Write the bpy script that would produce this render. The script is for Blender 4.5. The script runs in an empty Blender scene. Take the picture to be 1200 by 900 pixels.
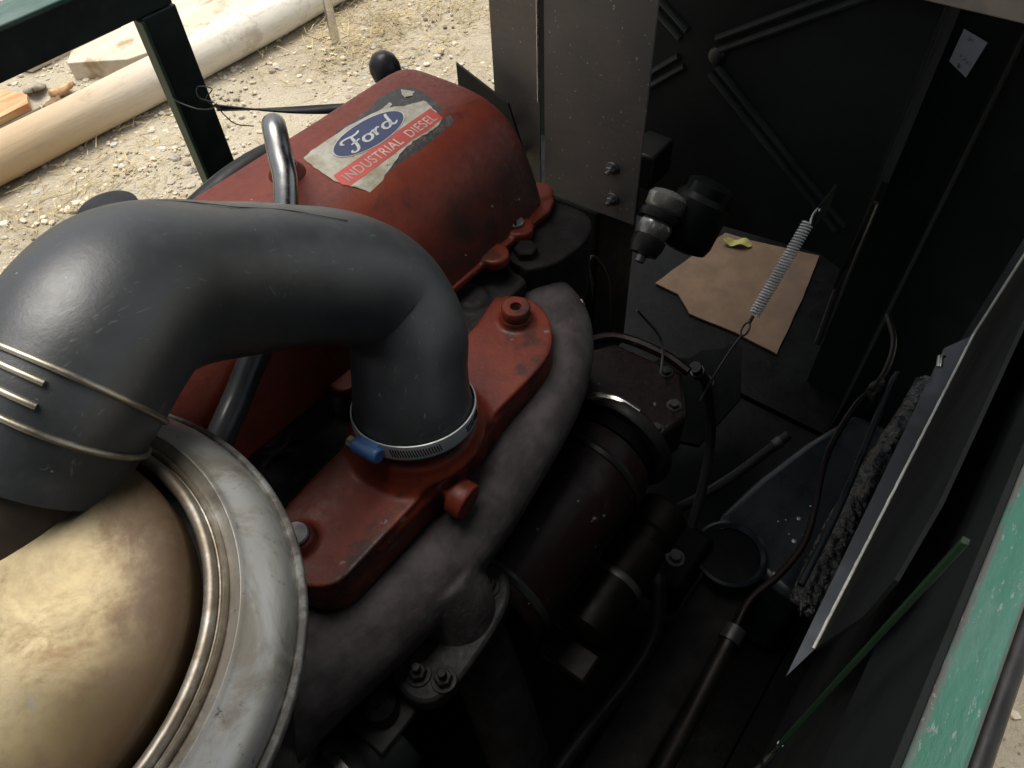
import bpy, bmesh, math, random
import numpy as np
from mathutils import Vector, Matrix, noise
random.seed(7)
R = math.radians
S = bpy.context.scene
COL = S.collection
# ---------------------------------------------------------------- camera
cam = bpy.data.cameras.new('camera'); camo = bpy.data.objects.new('camera', cam); COL.objects.link(camo)
cam.sensor_width = 36; cam.lens = 880 / 1200 * 36; cam.clip_start = .01; cam.clip_end = 500
nd = Vector((45, -718, -880)).normalized(); up = -nd
f = Vector((0, 0, -1)); fh = (f - f.dot(up) * up).normalized(); lf = up.cross(fh)
AZ = R(40)
X_ = math.cos(AZ) * fh - math.sin(AZ) * lf; Y_ = math.sin(AZ) * fh + math.cos(AZ) * lf
camo.matrix_world = Matrix.Translation((0, 0, 1.45)) @ Matrix((X_, Y_, up)).to_4x4()
S.camera = camo
# ---------------------------------------------------------------- light
SUN_EL, SUN_AZ = 75, 72          # azimuth measured from +X towards +Y
w = bpy.data.worlds.new('World'); S.world = w; w.use_nodes = True
nt = w.node_tree; bg = nt.nodes['Background']; sky = nt.nodes.new('ShaderNodeTexSky')
sky.sky_type = 'NISHITA'; sky.sun_disc = False; sky.sun_elevation = R(SUN_EL); sky.sun_rotation = R(90 - SUN_AZ)
sky.air_density = 1.0; sky.dust_density = 3.0; sky.ozone_density = 1.0
hs_ = nt.nodes.new('ShaderNodeHueSaturation'); hs_.inputs['Saturation'].default_value = .35
nt.links.new(sky.outputs[0], hs_.inputs['Color']); nt.links.new(hs_.outputs[0], bg.inputs[0]); bg.inputs[1].default_value = .09
sun = bpy.data.lights.new('sun', 'SUN'); suno = bpy.data.objects.new('sun', sun); COL.objects.link(suno)
sun.energy = 1.8; sun.angle = R(40); sun.color = (1, .95, .87)
sd = Vector((math.cos(R(SUN_EL)) * math.cos(R(SUN_AZ)), math.cos(R(SUN_EL)) * math.sin(R(SUN_AZ)), math.sin(R(SUN_EL))))
suno.rotation_euler = sd.to_track_quat('Z', 'Y').to_euler()
S.view_settings.view_transform = 'Standard'; S.view_settings.look = 'None'
S.view_settings.gamma = 1; S.view_settings.exposure = 1.0
S.view_settings.use_curve_mapping = False

# ---------------------------------------------------------------- materials
class G:
    def __init__(s, name):
        s.m = bpy.data.materials.new(name); s.m.use_nodes = True; s.t = s.m.node_tree
        s.b = s.t.nodes['Principled BSDF']; s.tc = s.t.nodes.new('ShaderNodeTexCoord').outputs['Object']
    def n(s, typ, **kw):
        x = s.t.nodes.new(typ)
        for k, v in kw.items():
            if k in ('inp',):
                for a, b in v.items():
                    if hasattr(b, 'links'): s.t.links.new(b, x.inputs[a])
                    else: x.inputs[a].default_value = b
            else: setattr(x, k, v)
        return x
    def noise(s, scale, detail=5, rough=.6, dist=0, stretch=None):
        v = s.tc
        if stretch: v = s.n('ShaderNodeMapping', inp={'Vector': v, 'Scale': stretch}).outputs[0]
        return s.n('ShaderNodeTexNoise', inp={'Vector': v, 'Scale': scale, 'Detail': detail, 'Roughness': rough, 'Distortion': dist}).outputs['Fac']
    def voro(s, scale, feature='F1', out='Distance'):
        return s.n('ShaderNodeTexVoronoi', feature=feature, inp={'Vector': s.tc, 'Scale': scale}).outputs[out]
    def ramp(s, fac, a, b, c0=0., c1=1.):
        x = s.n('ShaderNodeMapRange', inp={0: fac, 1: a, 2: b, 3: c0, 4: c1}); x.interpolation_type = 'SMOOTHSTEP'
        return x.outputs[0]
    def mix(s, fac, a, b):
        x = s.n('ShaderNodeMix', data_type='RGBA')
        for i, v in ((0, fac), (6, a), (7, b)):
            if hasattr(v, 'links'): s.t.links.new(v, x.inputs[i])
            else: x.inputs[i].default_value = (*v, 1) if isinstance(v, tuple) else v
        return x.outputs[2]
    def math(s, op, a, b=0.):
        x = s.n('ShaderNodeMath', operation=op)
        for i, v in ((0, a), (1, b)):
            if hasattr(v, 'links'): s.t.links.new(v, x.inputs[i])
            else: x.inputs[i].default_value = v
        return x.outputs[0]
    def xyz(s): return s.n('ShaderNodeSeparateXYZ', inp={0: s.tc}).outputs
    def set(s, **kw):
        for k, v in kw.items():
            k = {'color': 'Base Color', 'rough': 'Roughness', 'metal': 'Metallic', 'spec': 'Specular IOR Level', 'coat': 'Coat Weight', 'coatr': 'Coat Roughness'}[k]
            if hasattr(v, 'links'): s.t.links.new(v, s.b.inputs[k])
            else: s.b.inputs[k].default_value = (*v, 1) if isinstance(v, tuple) else v
        return s
    def bump(s, h, strength=.4, dist=.001):
        x = s.n('ShaderNodeBump', inp={'Height': h, 'Strength': strength, 'Distance': dist})
        s.t.links.new(x.outputs[0], s.b.inputs['Normal']); return s

MT = {}
def plain(name, c, rough=.5, metal=0., var=.25, scale=60, bump=.15, bd=.0006):
    g = G(name); n1 = g.noise(scale, 6); n2 = g.noise(scale * .2, 4)
    k = g.mix(g.ramp(n2, .35, .65), tuple(x * (1 - var) for x in c), tuple(x * (1 + var) for x in c))
    g.set(color=k, metal=metal, rough=g.ramp(n1, .2, .8, max(0, rough - .12), min(1, rough + .15)))
    g.bump(n1, bump, bd); MT[name] = g.m
    if max(c) < .05: g.set(spec=.08 if name in ('cowl_paint', 'black_grease', 'cast_iron') else .2)
    return g.m

def redpaint(name, c, c2, oil=.5):
    g = G(name)
    big = g.noise(9, 6, .65, .6); fine = g.noise(160, 6, .7); mid = g.noise(38, 6, .7)
    base = g.mix(g.ramp(mid, .3, .7), c, c2)
    m1 = g.ramp(g.math('MULTIPLY', big, g.ramp(mid, .2, .8, .8, 1.15)), oil, oil + .14)
    dirt = g.mix(g.math('MULTIPLY', m1, .85), base, (.018, .012, .010))
    chips = g.ramp(g.noise(95, 3, .6), .69, .73)
    k = g.mix(chips, dirt, (.12, .10, .09))
    g.set(color=k, rough=g.ramp(fine, .25, .75, .33, .58), spec=.25)
    g.bump(g.math('ADD', g.math('MULTIPLY', mid, .8), g.math('MULTIPLY', fine, .4)), .32, .0016)
    MT[name] = g.m; return g.m
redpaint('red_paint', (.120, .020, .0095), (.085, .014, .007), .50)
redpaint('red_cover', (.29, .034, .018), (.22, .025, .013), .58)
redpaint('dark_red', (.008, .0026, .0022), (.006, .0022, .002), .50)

def cover_mat():
    # oil soaked near the far lower corner and around the label: stains with their own shape
    g = G('cover_paint'); x = g.xyz()
    big = g.noise(14, 6, .7, .8); mid = g.noise(45, 6, .7); fine = g.noise(180, 5, .7)
    base = g.mix(g.ramp(mid, .3, .7), (.140, .023, .0095), (.105, .017, .0075))
    def blob(cx, cy, cz, r0, r1):
        dd = g.n('ShaderNodeVectorMath', operation='DISTANCE', inp={0: g.tc, 1: (cx, cy, cz)}).outputs['Value']
        return g.ramp(g.math('ADD', dd, g.math('MULTIPLY', g.math('SUBTRACT', big, .5), .09)), r0, r1, 1, 0)
    s1 = blob(.43, .345, 1.045, .022, .075); s2 = blob(.37, .345, 1.05, .012, .055); s3 = blob(.30, .34, 1.03, .005, .045)
    st = g.math('MAXIMUM', g.math('MAXIMUM', s1, s2), s3)
    low = g.math('MULTIPLY', g.math('MULTIPLY', g.ramp(g.math('ADD', x[2], g.math('MULTIPLY', g.math('SUBTRACT', big, .5), .07)), 1.035, 1.075, 1, 0), g.ramp(x[0], .16, .26)), .8)
    st = g.math('MULTIPLY', g.math('MAXIMUM', st, low), g.ramp(mid, .25, .6, .55, 1))
    gen = g.math('MULTIPLY', g.ramp(big, .56, .70), .55)
    k = g.mix(g.math('MULTIPLY', g.math('MAXIMUM', st, gen), .9), base, (.014, .010, .009))
    k = g.mix(g.ramp(g.noise(70, 3, .6), .715, .73), k, (.34, .28, .20))
    g.set(color=k, rough=g.ramp(fine, .25, .75, .36, .62), spec=.28)
    g.bump(g.math('ADD', g.math('MULTIPLY', mid, .8), g.math('MULTIPLY', fine, .3)), .3, .0014)
    MT['cover_paint'] = g.m
cover_mat()

def rubber():
    g = G('hose_rubber'); a = g.noise(14, 6, .6); fine = g.noise(420, 4, .7); mid = g.noise(60, 6, .7)
    k = g.mix(g.ramp(a, .3, .7), (.019, .021, .0225), (.029, .032, .034))
    k = g.mix(g.ramp(g.noise(330, 2, .5), .76, .79), k, (.22, .22, .21))
    sc = g.noise(55, 3, .5, 2.5, (1, 5, 1)); k = g.mix(g.math('MULTIPLY', g.ramp(sc, .66, .72), .5), k, (.12, .12, .115))
    ds = g.noise(30, 8, .8); k = g.mix(g.math('MULTIPLY', g.ramp(ds, .52, .75), .22), k, (.10, .097, .088))
    g.set(color=k, rough=g.ramp(mid, .25, .75, .39, .48), spec=.75)
    g.bump(g.math('ADD', g.math('MULTIPLY', fine, .25), g.math('MULTIPLY', a, 1.5)), .35, .0012); MT['hose_rubber'] = g.m
rubber()
plain('black_rubber', (.012, .012, .013), .45)
plain('black_paint', (.010, .011, .011), .38, 0, .3, 40)
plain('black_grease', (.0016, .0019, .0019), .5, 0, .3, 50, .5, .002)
plain('cast_iron', (.011, .010, .0098), .68, 0, .3, 220, .5, .0012)
plain('exhaust_iron', (.045, .039, .039), .68, 0, .3, 200, .6, .0010)
plain('dark_steel', (.055, .053, .052), .42, .6, .3, 90)
plain('bolt_steel', (.17, .165, .155), .42, .8, .3, 120)
plain('bright_steel', (.55, .54, .52), .3, 1, .15, 120, .08)
plain('tube_steel', (.24, .24, .23), .26, 1, .2, 90, .06)
plain('wire_steel', (.34, .31, .24), .38, .9, .2, 200)
plain('spring_steel', (.62, .62, .60), .45, .25, .15, 200)
plain('band_steel', (.36, .38, .38), .35, .35, .15, 200)
plain('glossy_rubber', (.022, .023, .024), .28)
plain('shaded_neck_steel', (.045, .034, .024), .5, .5, .4, 60)  # steel darkened to paint in the shadow under the hose end
plain('rib_highlight', (.034, .037, .036), .4)  # lighter than the sheet, to paint in the highlight on the ribs
plain('head_iron', (.011, .0105, .0105), .6, 0, .3, 200, .5, .0015)
plain('pale_lit_edge', (.75, .73, .68), .6, 0, .15, 300, .6, .001)  # pale colour stands in for outside light catching the sheet edge
plain('flange_steel', (.085, .096, .112), .5, .3, .5, 30)
plain('blue_plastic', (.035, .10, .24), .4, 0, .2, 90)
plain('label_white', (.42, .42, .39), .5)
plain('worn_letter', (.36, .24, .21), .5, 0, .3, 150)
plain('label_blue', (.007, .016, .065), .35, 0, .2, 120)
plain('label_red', (.33, .036, .024), .45, 0, .15, 120)
plain('worn_black', (.012, .012, .012), .45, .3)
plain('copper_pipe', (.008, .0055, .005), .45, .5, .3, 60)
plain('dark_plastic', (.02, .02, .022), .3)
plain('teal_paint', (.009, .014, .014), .38, 0, .25, 20)
plain('tank_paint', (.0075, .010, .012), .3, 0, .3, 30, .3, .002)
plain('cowl_paint', (.0185, .0205, .0195), .7, 0, .22, 25)
plain('beige_paint', (.32, .27, .21), .6)
plain('leaf_yellow', (.20, .18, .05), .6)
plain('filter_glass', (.20, .20, .185), .24, .4, .3, 60, .1)
plain('brass_dark', (.006, .005, .004), .45, .5, .3, 50)

def platelabel():
    g = G('label_plate'); n1 = g.noise(55, 6, .7); n2 = g.noise(300, 4, .7)
    k = g.mix(g.ramp(n1, .35, .7), (.34, .325, .265), (.19, .165, .10))
    k = g.mix(g.ramp(n2, .6, .72), k, (.08, .07, .05)); g.set(color=k, rough=.42); g.bump(n2, .2, .0003); MT['label_plate'] = g.m
    g = G('torn_residue'); n1 = g.noise(120, 6, .75)
    g.set(color=g.mix(g.ramp(n1, .45, .7), (.016, .015, .014), (.07, .055, .045)), rough=.6); g.bump(n1, .8, .001); MT['torn_residue'] = g.m
platelabel()

def dome_mat():
    g = G('dome_metal'); big = g.noise(11, 7, .68, 1.0); mid = g.noise(45, 7, .75, .5); fine = g.noise(700, 3, .7)
    k = g.mix(g.ramp(g.noise(5, 4, .5, .2), .35, .65), (.165, .142, .092), (.098, .070, .027))
    k = g.mix(g.math('MULTIPLY', g.ramp(g.noise(230, 5, .8), .45, .62), .45), k, (.10, .078, .043))
    k = g.mix(g.math('MULTIPLY', g.math('MULTIPLY', g.ramp(big, .46, .60), g.ramp(mid, .35, .6)), .7), k, (.065, .036, .013))
    k = g.mix(g.math('MULTIPLY', g.ramp(g.noise(24, 6, .7, .6), .60, .72), .6), k, (.10, .10, .105))
    k = g.mix(g.math('MULTIPLY', g.ramp(g.noise(170, 6, .8), .48, .66), .40), k, (.13, .10, .06))
    # rusty edge: worn band near the rim of the dome
    o = g.xyz(); rr = g.math('SQRT', g.math('ADD', g.math('MULTIPLY', o[0], o[0]), g.math('MULTIPLY', o[1], o[1])))
    rr = g.math('ADD', rr, g.math('MULTIPLY', g.math('SUBTRACT', big, .5), .09))
    edge = g.math('MULTIPLY', g.ramp(rr, .058, .094), g.ramp(mid, .3, .6, .55, 1.))
    k = g.mix(g.math('MULTIPLY', edge, .88), k, (.065, .034, .014))
    g.set(color=k, metal=g.ramp(edge, 0, 1, .8, .35), rough=g.ramp(mid, .3, .7, .38, .48))
    g.bump(g.math('ADD', g.math('MULTIPLY', big, .35), g.math('MULTIPLY', fine, .08)), .06, .0020); MT['dome_metal'] = g.m
    g = G('rim_metal'); big = g.noise(16, 7, .7, .8); fine = g.noise(150, 6, .75); mid = g.noise(50, 6, .75)
    o = g.xyz(); rr = g.math('SQRT', g.math('ADD', g.math('MULTIPLY', o[0], o[0]), g.math('MULTIPLY', o[1], o[1])))
    k = g.mix(g.math('MULTIPLY', g.ramp(big, .50, .68), .7), (.46, .46, .43), (.20, .16, .105))
    inner = g.ramp(g.math('ADD', rr, g.math('MULTIPLY', g.math('SUBTRACT', big, .5), .03)), .112, .122, 1, 0)
    k = g.mix(g.math('MULTIPLY', inner, g.ramp(mid, .25, .6, .35, .85)), k, (.10, .072, .042))
    k = g.mix(g.ramp(fine, .60, .72), k, (.06, .045, .03))
    k = g.mix(g.math('MULTIPLY', g.ramp(rr, .1345, .137), g.ramp(mid, .35, .6, .2, .8)), k, (.06, .045, .032))
    g.set(color=k, metal=.6, rough=g.ramp(big, .3, .7, .28, .46)); g.bump(fine, .15, .0008); MT['rim_metal'] = g.m
dome_mat()

def green_mat():
    g = G('green_paint'); n1 = g.noise(30, 8, .75, .4, (.25, 1, 1)); n2 = g.noise(110, 6, .7, 0, (.08, 1, 1)); fine = g.noise(420, 4, .7, 0, (.3, 1, 1)); ch = g.noise(75, 7, .8, .6, (.5, 1, 1)); x = g.xyz()
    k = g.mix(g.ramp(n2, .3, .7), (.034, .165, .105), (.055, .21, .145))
    k = g.mix(g.math('MULTIPLY', g.ramp(n1, .45, .68), .45), k, (.17, .28, .25))  # pale scratches, made stronger to paint in glare on the beam
    k = g.mix(g.math('MULTIPLY', g.ramp(fine, .60, .68), .7), k, (.30, .38, .35))
    edge = g.math('MULTIPLY', g.ramp(g.math('ABSOLUTE', g.math('ADD', x[1], .0805)), .0070, .0098), g.ramp(ch, .38, .5))
    k = g.mix(g.math('MAXIMUM', g.ramp(ch, .635, .65), edge), k, (.13, .125, .11))
    k = g.mix(g.math('MULTIPLY', g.ramp(ch, .61, .632), g.ramp(ch, .65, .635)), k, (.42, .44, .40))
    g.set(color=k, rough=g.ramp(fine, .3, .7, .3, .55)); g.bump(g.math('SUBTRACT', g.math('MULTIPLY', fine, .4), g.ramp(ch, .60, .66)), .5, .0010); MT['green_paint'] = g.m
    g = G('cap_lit_green'); n1 = g.noise(30, 8, .75, .4, (.25, 1, 1)); g.set(color=g.mix(g.ramp(n1, .4, .65), (.018, .075, .048), (.09, .14, .12)), rough=.5); g.bump(n1, .3, .001); MT['cap_lit_green'] = g.m  # lighter copy of the frame green, light on the top face painted in
    g = G('frame_shaded_green'); n1 = g.noise(26, 6, .7)
    g.set(color=g.mix(g.ramp(n1, .35, .65), (.010, .016, .014), (.018, .032, .024)), rough=.5); g.bump(n1, .3, .001); MT['frame_shaded_green'] = g.m  # dark copy of the frame green, shade of backlit faces painted in
    g = G('strip_lit_green'); n1 = g.noise(40, 6, .7)
    g.set(color=g.mix(g.ramp(n1, .35, .65), (.008, .034, .013), (.013, .044, .019)), rough=.5); MT['strip_lit_green'] = g.m  # frame green for narrow edges, side light painted into the colour
green_mat()

def sheetmat():
    g = G('sheet_metal'); n1 = g.noise(7, 5, .6); sc = g.noise(90, 6, .7, 0, (1, .25, 3)); fine = g.noise(260, 2, .5)
    k = g.mix(g.ramp(n1, .35, .65), (.155, .130, .116), (.112, .105, .098))
    k = g.mix(g.ramp(fine, .70, .74), k, (.45, .43, .40))
    g.set(color=k, metal=.35, rough=g.ramp(sc, .3, .7, .38, .58)); g.bump(sc, .12, .0006); MT['sheet_metal'] = g.m
sheetmat()

def groundmat():
    g = G('gravel_ground'); a = g.noise(1.4, 5, .6); b = g.noise(24, 7, .7); c = g.voro(75); d = g.noise(110, 5, .7)
    k = g.mix(g.ramp(b, .3, .7), (.40, .33, .225), (.54, .475, .35))
    k = g.mix(g.ramp(a, .42, .60), k, (.58, .51, .38))
    k = g.mix(g.ramp(d, .55, .75), k, (.27, .22, .155))
    g.set(color=k, rough=.95, spec=.2); g.bump(g.math('ADD', g.math('MULTIPLY', c, .5), g.math('ADD', b, d)), .9, .012); MT['gravel_ground'] = g.m
    for nm, c in (('pebble_pale', (.56, .49, .37)), ('pebble_brown', (.36, .30, .21)), ('pebble_grey', (.46, .44, .38))):
        plain(nm, c, .85, 0, .25, 30, .3)
    g = G('log_wood'); x = g.xyz(); gr = g.noise(14, 6, .65, .4, (.12, 1, 1)); f2 = g.noise(60, 6, .7, 0, (.2, 1, 1))
    k = g.mix(g.ramp(g.math('ADD', x[0], g.math('MULTIPLY', gr, .6)), .9, 1.9), (.50, .37, .22), (.74, .70, .60))
    k = g.mix(g.math('MULTIPLY', g.ramp(f2, .5, .75), .45), k, (.36, .26, .16)); kn = g.n('ShaderNodeTexVoronoi', inp={'Vector': g.n('ShaderNodeMapping', inp={'Vector': g.tc, 'Scale': (.35, 1, 1)}).outputs[0], 'Scale': 9.}).outputs['Distance']
    k = g.mix(g.math('MULTIPLY', g.ramp(kn, .06, .12, 1, 0), .8), k, (.25, .15, .08)); k = g.mix(g.math('MULTIPLY', g.ramp(g.noise(6, 7, .75), .52, .66), .5), k, (.34, .25, .16))
    g.set(color=k, rough=.75); g.bump(gr, .5, .006); MT['log_wood'] = g.m
    g = G('board_wood'); gr = g.noise(18, 7, .7, .5, (.1, 1, 1)); f2 = g.noise(7, 5, .6)
    k = g.mix(g.ramp(gr, .35, .65), (.66, .60, .47), (.55, .47, .34)); k = g.mix(g.ramp(f2, .55, .7), k, (.38, .26, .15))
    g.set(color=k, rough=.8); g.bump(gr, .5, .004); MT['board_wood'] = g.m
    g = G('cut_wood'); gr = g.noise(22, 7, .7, .8, (.2, 1, 1))
    g.set(color=g.mix(g.ramp(gr, .35, .65), (.50, .22, .09), (.60, .42, .22)), rough=.8); g.bump(gr, .5, .003); MT['cut_wood'] = g.m
    plain('bark', (.20, .12, .06), .9, 0, .4, 40, .9, .006)
    plain('bark_grey', (.30, .26, .20), .9, 0, .35, 40, .9, .006)
    plain('straw', (.55, .44, .22), .7, 0, .2, 30)
    plain('slab_stone', (.50, .48, .42), .9, 0, .2, 12, .6, .006)
    g = G('cardboard'); n1 = g.noise(18, 6, .65); n2 = g.noise(4, 4, .6)
    k = g.mix(g.ramp(n1, .3, .7), (.100, .060, .032), (.066, .040, .021)); k = g.mix(g.ramp(n2, .5, .66), k, (.06, .037, .024))
    g.set(color=k, rough=.85); g.bump(n1, .3, .003); MT['cardboard'] = g.m
    g = G('oily_foam'); n1 = g.noise(60, 6, .75); v = g.voro(95)
    g.set(color=(.010, .0105, .011), rough=g.ramp(n1, .3, .7, .08, .35), spec=1.0); g.bump(g.math('SUBTRACT', n1, v), 1., .006); MT['oily_foam'] = g.m
    g = G('far_label'); n1 = g.noise(70, 5, .7)
    g.set(color=g.mix(g.ramp(n1, .55, .68), (.55, .58, .66), (.10, .10, .11)), rough=.6); MT['far_label'] = g.m
groundmat()

# ---------------------------------------------------------------- mesh helpers
def link(name, me, mat, parent=None, smooth=None):
    o = bpy.data.objects.new(name, me); COL.objects.link(o)
    if mat: me.materials.append(MT[mat])
    if smooth is not None:
        me.shade_smooth() if smooth >= 180 else me.set_sharp_from_angle(angle=R(smooth))
        if smooth < 180:
            pass
    if parent: o.parent = parent
    return o
def fin(name, bm, mat, parent=None, smooth=40, bevel=0, seg=2):
    if len(bm.faces): bmesh.ops.recalc_face_normals(bm, faces=bm.faces)
    me = bpy.data.meshes.new(name); 
    for fc in bm.faces: fc.smooth = smooth > 0
    bm.to_mesh(me); bm.free()
    if 0 < smooth < 180: me.set_sharp_from_angle(angle=R(smooth))
    o = link(name, me, mat, parent)
    if bevel:
        b = o.modifiers.new('bevel', 'BEVEL'); b.width = bevel; b.segments = seg; b.limit_method = 'ANGLE'; b.angle_limit = R(35)
    return o
def thing(name, label, cat, loc=(0, 0, 0), group=None):
    o = bpy.data.objects.new(name, None); COL.objects.link(o); o.location = loc; o.empty_display_size = .02
    return tag(o, label, cat, group)
def tag(o, label=None, cat=None, group=None, kind=None):
    if label: o['label'] = label
    if cat: o['category'] = cat
    if group: o['group'] = group
    if kind: o['kind'] = kind
    return o
def keep(root):      # children were modelled in world coordinates
    T = Matrix.Translation(-root.location)
    for c in root.children: c.matrix_parent_inverse = T
def box(bm, lo, hi, M=None):
    r = bmesh.ops.create_cube(bm, size=1)
    lo, hi = Vector(lo), Vector(hi)
    for v in r['verts']:
        v.co = Vector([(a + b) / 2 + c * (b - a) for a, b, c in zip(lo, hi, v.co)])
        if M: v.co = M @ v.co
    return r['verts']
def spline(P, n=8):
    P = [Vector(p) for p in P]; out = []
    Q = [2 * P[0] - P[1]] + P + [2 * P[-1] - P[-2]]
    for i in range(1, len(Q) - 2):
        for k in range(n):
            t = k / n; a, b, c, d = Q[i - 1:i + 3]
            out.append(.5 * ((2 * b) + (c - a) * t + (2 * a - 5 * b + 4 * c - d) * t * t + (3 * b - a - 3 * c + d) * t ** 3))
    out.append(P[-1]); return out
def tube(bm, pts, rad, seg=12, cap=True, smoothn=0, flat=None):
    """sweep; rad is a number or a list per control point (interpolated)"""
    if smoothn:
        rr = rad if isinstance(rad, (list, tuple)) else [rad] * len(pts)
        rad = [v.x for v in spline([(r, 0, 0) for r in rr], smoothn)]; pts = spline(pts, smoothn)
    pts = [Vector(p) for p in pts]
    if not isinstance(rad, (list, tuple)): rad = [rad] * len(pts)
    t0 = (pts[1] - pts[0]).normalized(); a = t0.orthogonal().normalized(); rings = []
    for i, p in enumerate(pts):
        t = (pts[min(i + 1, len(pts) - 1)] - pts[max(i - 1, 0)]).normalized()
        a = (a - a.dot(t) * t).normalized(); b = t.cross(a)
        rings.append([bm.verts.new(p + rad[i] * (math.cos(q) * a + math.sin(q) * b)) for q in [2 * math.pi * k / seg for k in range(seg)]])
    for r0, r1 in zip(rings, rings[1:]):
        for k in range(seg): bm.faces.new((r0[k], r0[(k + 1) % seg], r1[(k + 1) % seg], r1[k]))
    if cap:
        bm.faces.new(rings[0][::-1]); bm.faces.new(rings[-1])
    return rings
def axisM(loc, ax, roll=0):
    q = Vector(ax).normalized().to_track_quat('Z', 'Y').to_matrix().to_4x4()
    return Matrix.Translation(loc) @ q @ Matrix.Rotation(roll, 4, 'Z')
def lathe(bm, prof, M=Matrix(), seg=48, cap0=True, cap1=True):
    rings = []
    for r, h in prof:
        rings.append([bm.verts.new(M @ Vector((r * math.cos(2 * math.pi * k / seg), r * math.sin(2 * math.pi * k / seg), h))) for k in range(seg)])
    for r0, r1 in zip(rings, rings[1:]):
        for k in range(seg): bm.faces.new((r0[k], r0[(k + 1) % seg], r1[(k + 1) % seg], r1[k]))
    if cap0: bm.faces.new(rings[0][::-1])
    if cap1: bm.faces.new(rings[-1])
def prism(bm, outline, z0, z1, M=Matrix()):
    a = [bm.verts.new(M @ Vector((x, y, z0))) for x, y in outline]; b = [bm.verts.new(M @ Vector((x, y, z1))) for x, y in outline]
    n = len(a)
    for i in range(n): bm.faces.new((a[i], a[(i + 1) % n], b[(i + 1) % n], b[i]))
    bm.faces.new(a[::-1]); bm.faces.new(b)
def smooth2(o, n=6):
    return [(v.x, v.y) for v in spline([(x, y, 0) for x, y in o + o[:1]], n)][:-1]
def cast(o, voxel=.002, it=6):
    m = o.modifiers.new('remesh', 'REMESH'); m.mode = 'VOXEL'; m.voxel_size = voxel; m.use_smooth_shade = True
    if it:
        s = o.modifiers.new('smooth', 'SMOOTH'); s.factor = .6; s.iterations = it
def hexbolt(parent, loc, ax=(0, 0, 1), r=.009, h=.007, mat='bolt_steel', washer=True, roll=.3, name='bolt', stud=False):
    bm = bmesh.new(); M = axisM(loc, ax, roll)
    if washer: lathe(bm, [(r * 1.45, 0), (r * 1.45, .0012), (r * 1.38, .0017)], M, 20)
    z = .0017 if washer else 0
    lathe(bm, [(r, z), (r * 1.0, z + h * .85), (r * .86, z + h), (r * .3, z + h)], M, 6)
    if stud: lathe(bm, [(r * .5, z), (r * .5, z + h * 2), (r * .42, z + h * 2.15)], M, 12)
    return fin(name, bm, mat, parent, 30)

# ================================================================ SETTING
bm = bmesh.new()
GX, GY = (-1.2, 4.6), (-2.2, 5.2); N = 150
vs = [[bm.verts.new((GX[0] + (GX[1] - GX[0]) * i / N, GY[0] + (GY[1] - GY[0]) * j / N, 0)) for j in range(N + 1)] for i in range(N + 1)]
for row in vs:
    for v in row:
        x, y = v.co.xy; v.co.z = .1 + .010 * noise.noise(Vector((x * 5, y * 5, 0))) + .005 * noise.noise(Vector((x * 19, y * 19, 3)))
for i in range(N):
    for j in range(N): bm.faces.new((vs[i][j], vs[i + 1][j], vs[i + 1][j + 1], vs[i][j + 1]))
border = [vs[0][0], vs[N][0], vs[N][N], vs[0][N]]
far = [bm.verts.new(p) for p in ((-90, -90, .09), (90, -90, .09), (90, 90, .09), (-90, 90, .09))]
side = [[vs[i][0] for i in range(N + 1)], [vs[N][j] for j in range(N + 1)], [vs[i][N] for i in range(N, -1, -1)], [vs[0][j] for j in range(N, -1, -1)]]
for s_, (a, b) in zip(side, ((0, 1), (1, 2), (2, 3), (3, 0))):
    h = len(s_) // 2
    for k in range(len(s_) - 1):
        bm.faces.new((s_[k], far[a] if k < h else far[b], s_[k + 1]))
    bm.faces.new((s_[h], far[a], far[b]))
g = fin('ground', bm, 'gravel_ground', None, 180); tag(g, 'pale gravelly dirt ground with brown and whitish patches', 'ground', kind='structure')

def scatter(name, n, shape, mat, label, cat, gen, seed):
    rng = random.Random(seed); V, Fc = [], []
    for _ in range(n):
        gen(rng, V, Fc)
    me = bpy.data.meshes.new(name); me.from_pydata(V, [], Fc); me.update()
    o = link(name, me, mat); tag(o, label, cat, kind='stuff'); return o
ico = bmesh.new(); bmesh.ops.create_icosphere(ico, subdivisions=1, radius=1); ico.verts.ensure_lookup_table()
IV = [v.co.copy() for v in ico.verts]; IF = [[v.index for v in fc.verts] for fc in ico.faces]; ico.free()
def inbay(x, y): return -.5 < x < .95 and -.12 < y < .86
def pebgen(smin, smax):
    def gen(r, V, Fc):
        while True:
            x, y = r.uniform(-.3, 4.2), r.uniform(.85, 4.4) if r.random() < .93 else r.uniform(-1, -.12)
            if noise.noise(Vector((x * 2.2, y * 2.2, 9))) + r.uniform(-.5, .5) > -.15: break
        s = smin + (smax - smin) * r.random() ** 3; b = len(V)
        sx, sy, sz = s * r.uniform(.7, 1.3), s * r.uniform(.7, 1.3), s * r.uniform(.4, .75); a = r.uniform(0, 6.3); ca, sa = math.cos(a), math.sin(a)
        for v in IV:
            j = 1 + r.uniform(-.18, .18); px, py = v.x * sx * j, v.y * sy * j
            V.append((x + px * ca - py * sa, y + px * sa + py * ca, .1 + v.z * sz * j + .002))
        Fc.extend([[q + b for q in fc] for fc in IF])
    return gen
scatter('pale_pebbles', 17000, None, 'pebble_pale', 'pale small pebbles strewn over the dirt', 'pebbles', pebgen(.0030, .013), 1)
scatter('brown_pebbles', 4500, None, 'pebble_brown', 'brown earthy pebbles and crumbs strewn over the dirt', 'pebbles', pebgen(.004, .016), 2)
scatter('grey_pebbles', 2500, None, 'pebble_grey', 'grey pebbles strewn over the dirt', 'pebbles', pebgen(.003, .017), 3)
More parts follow.
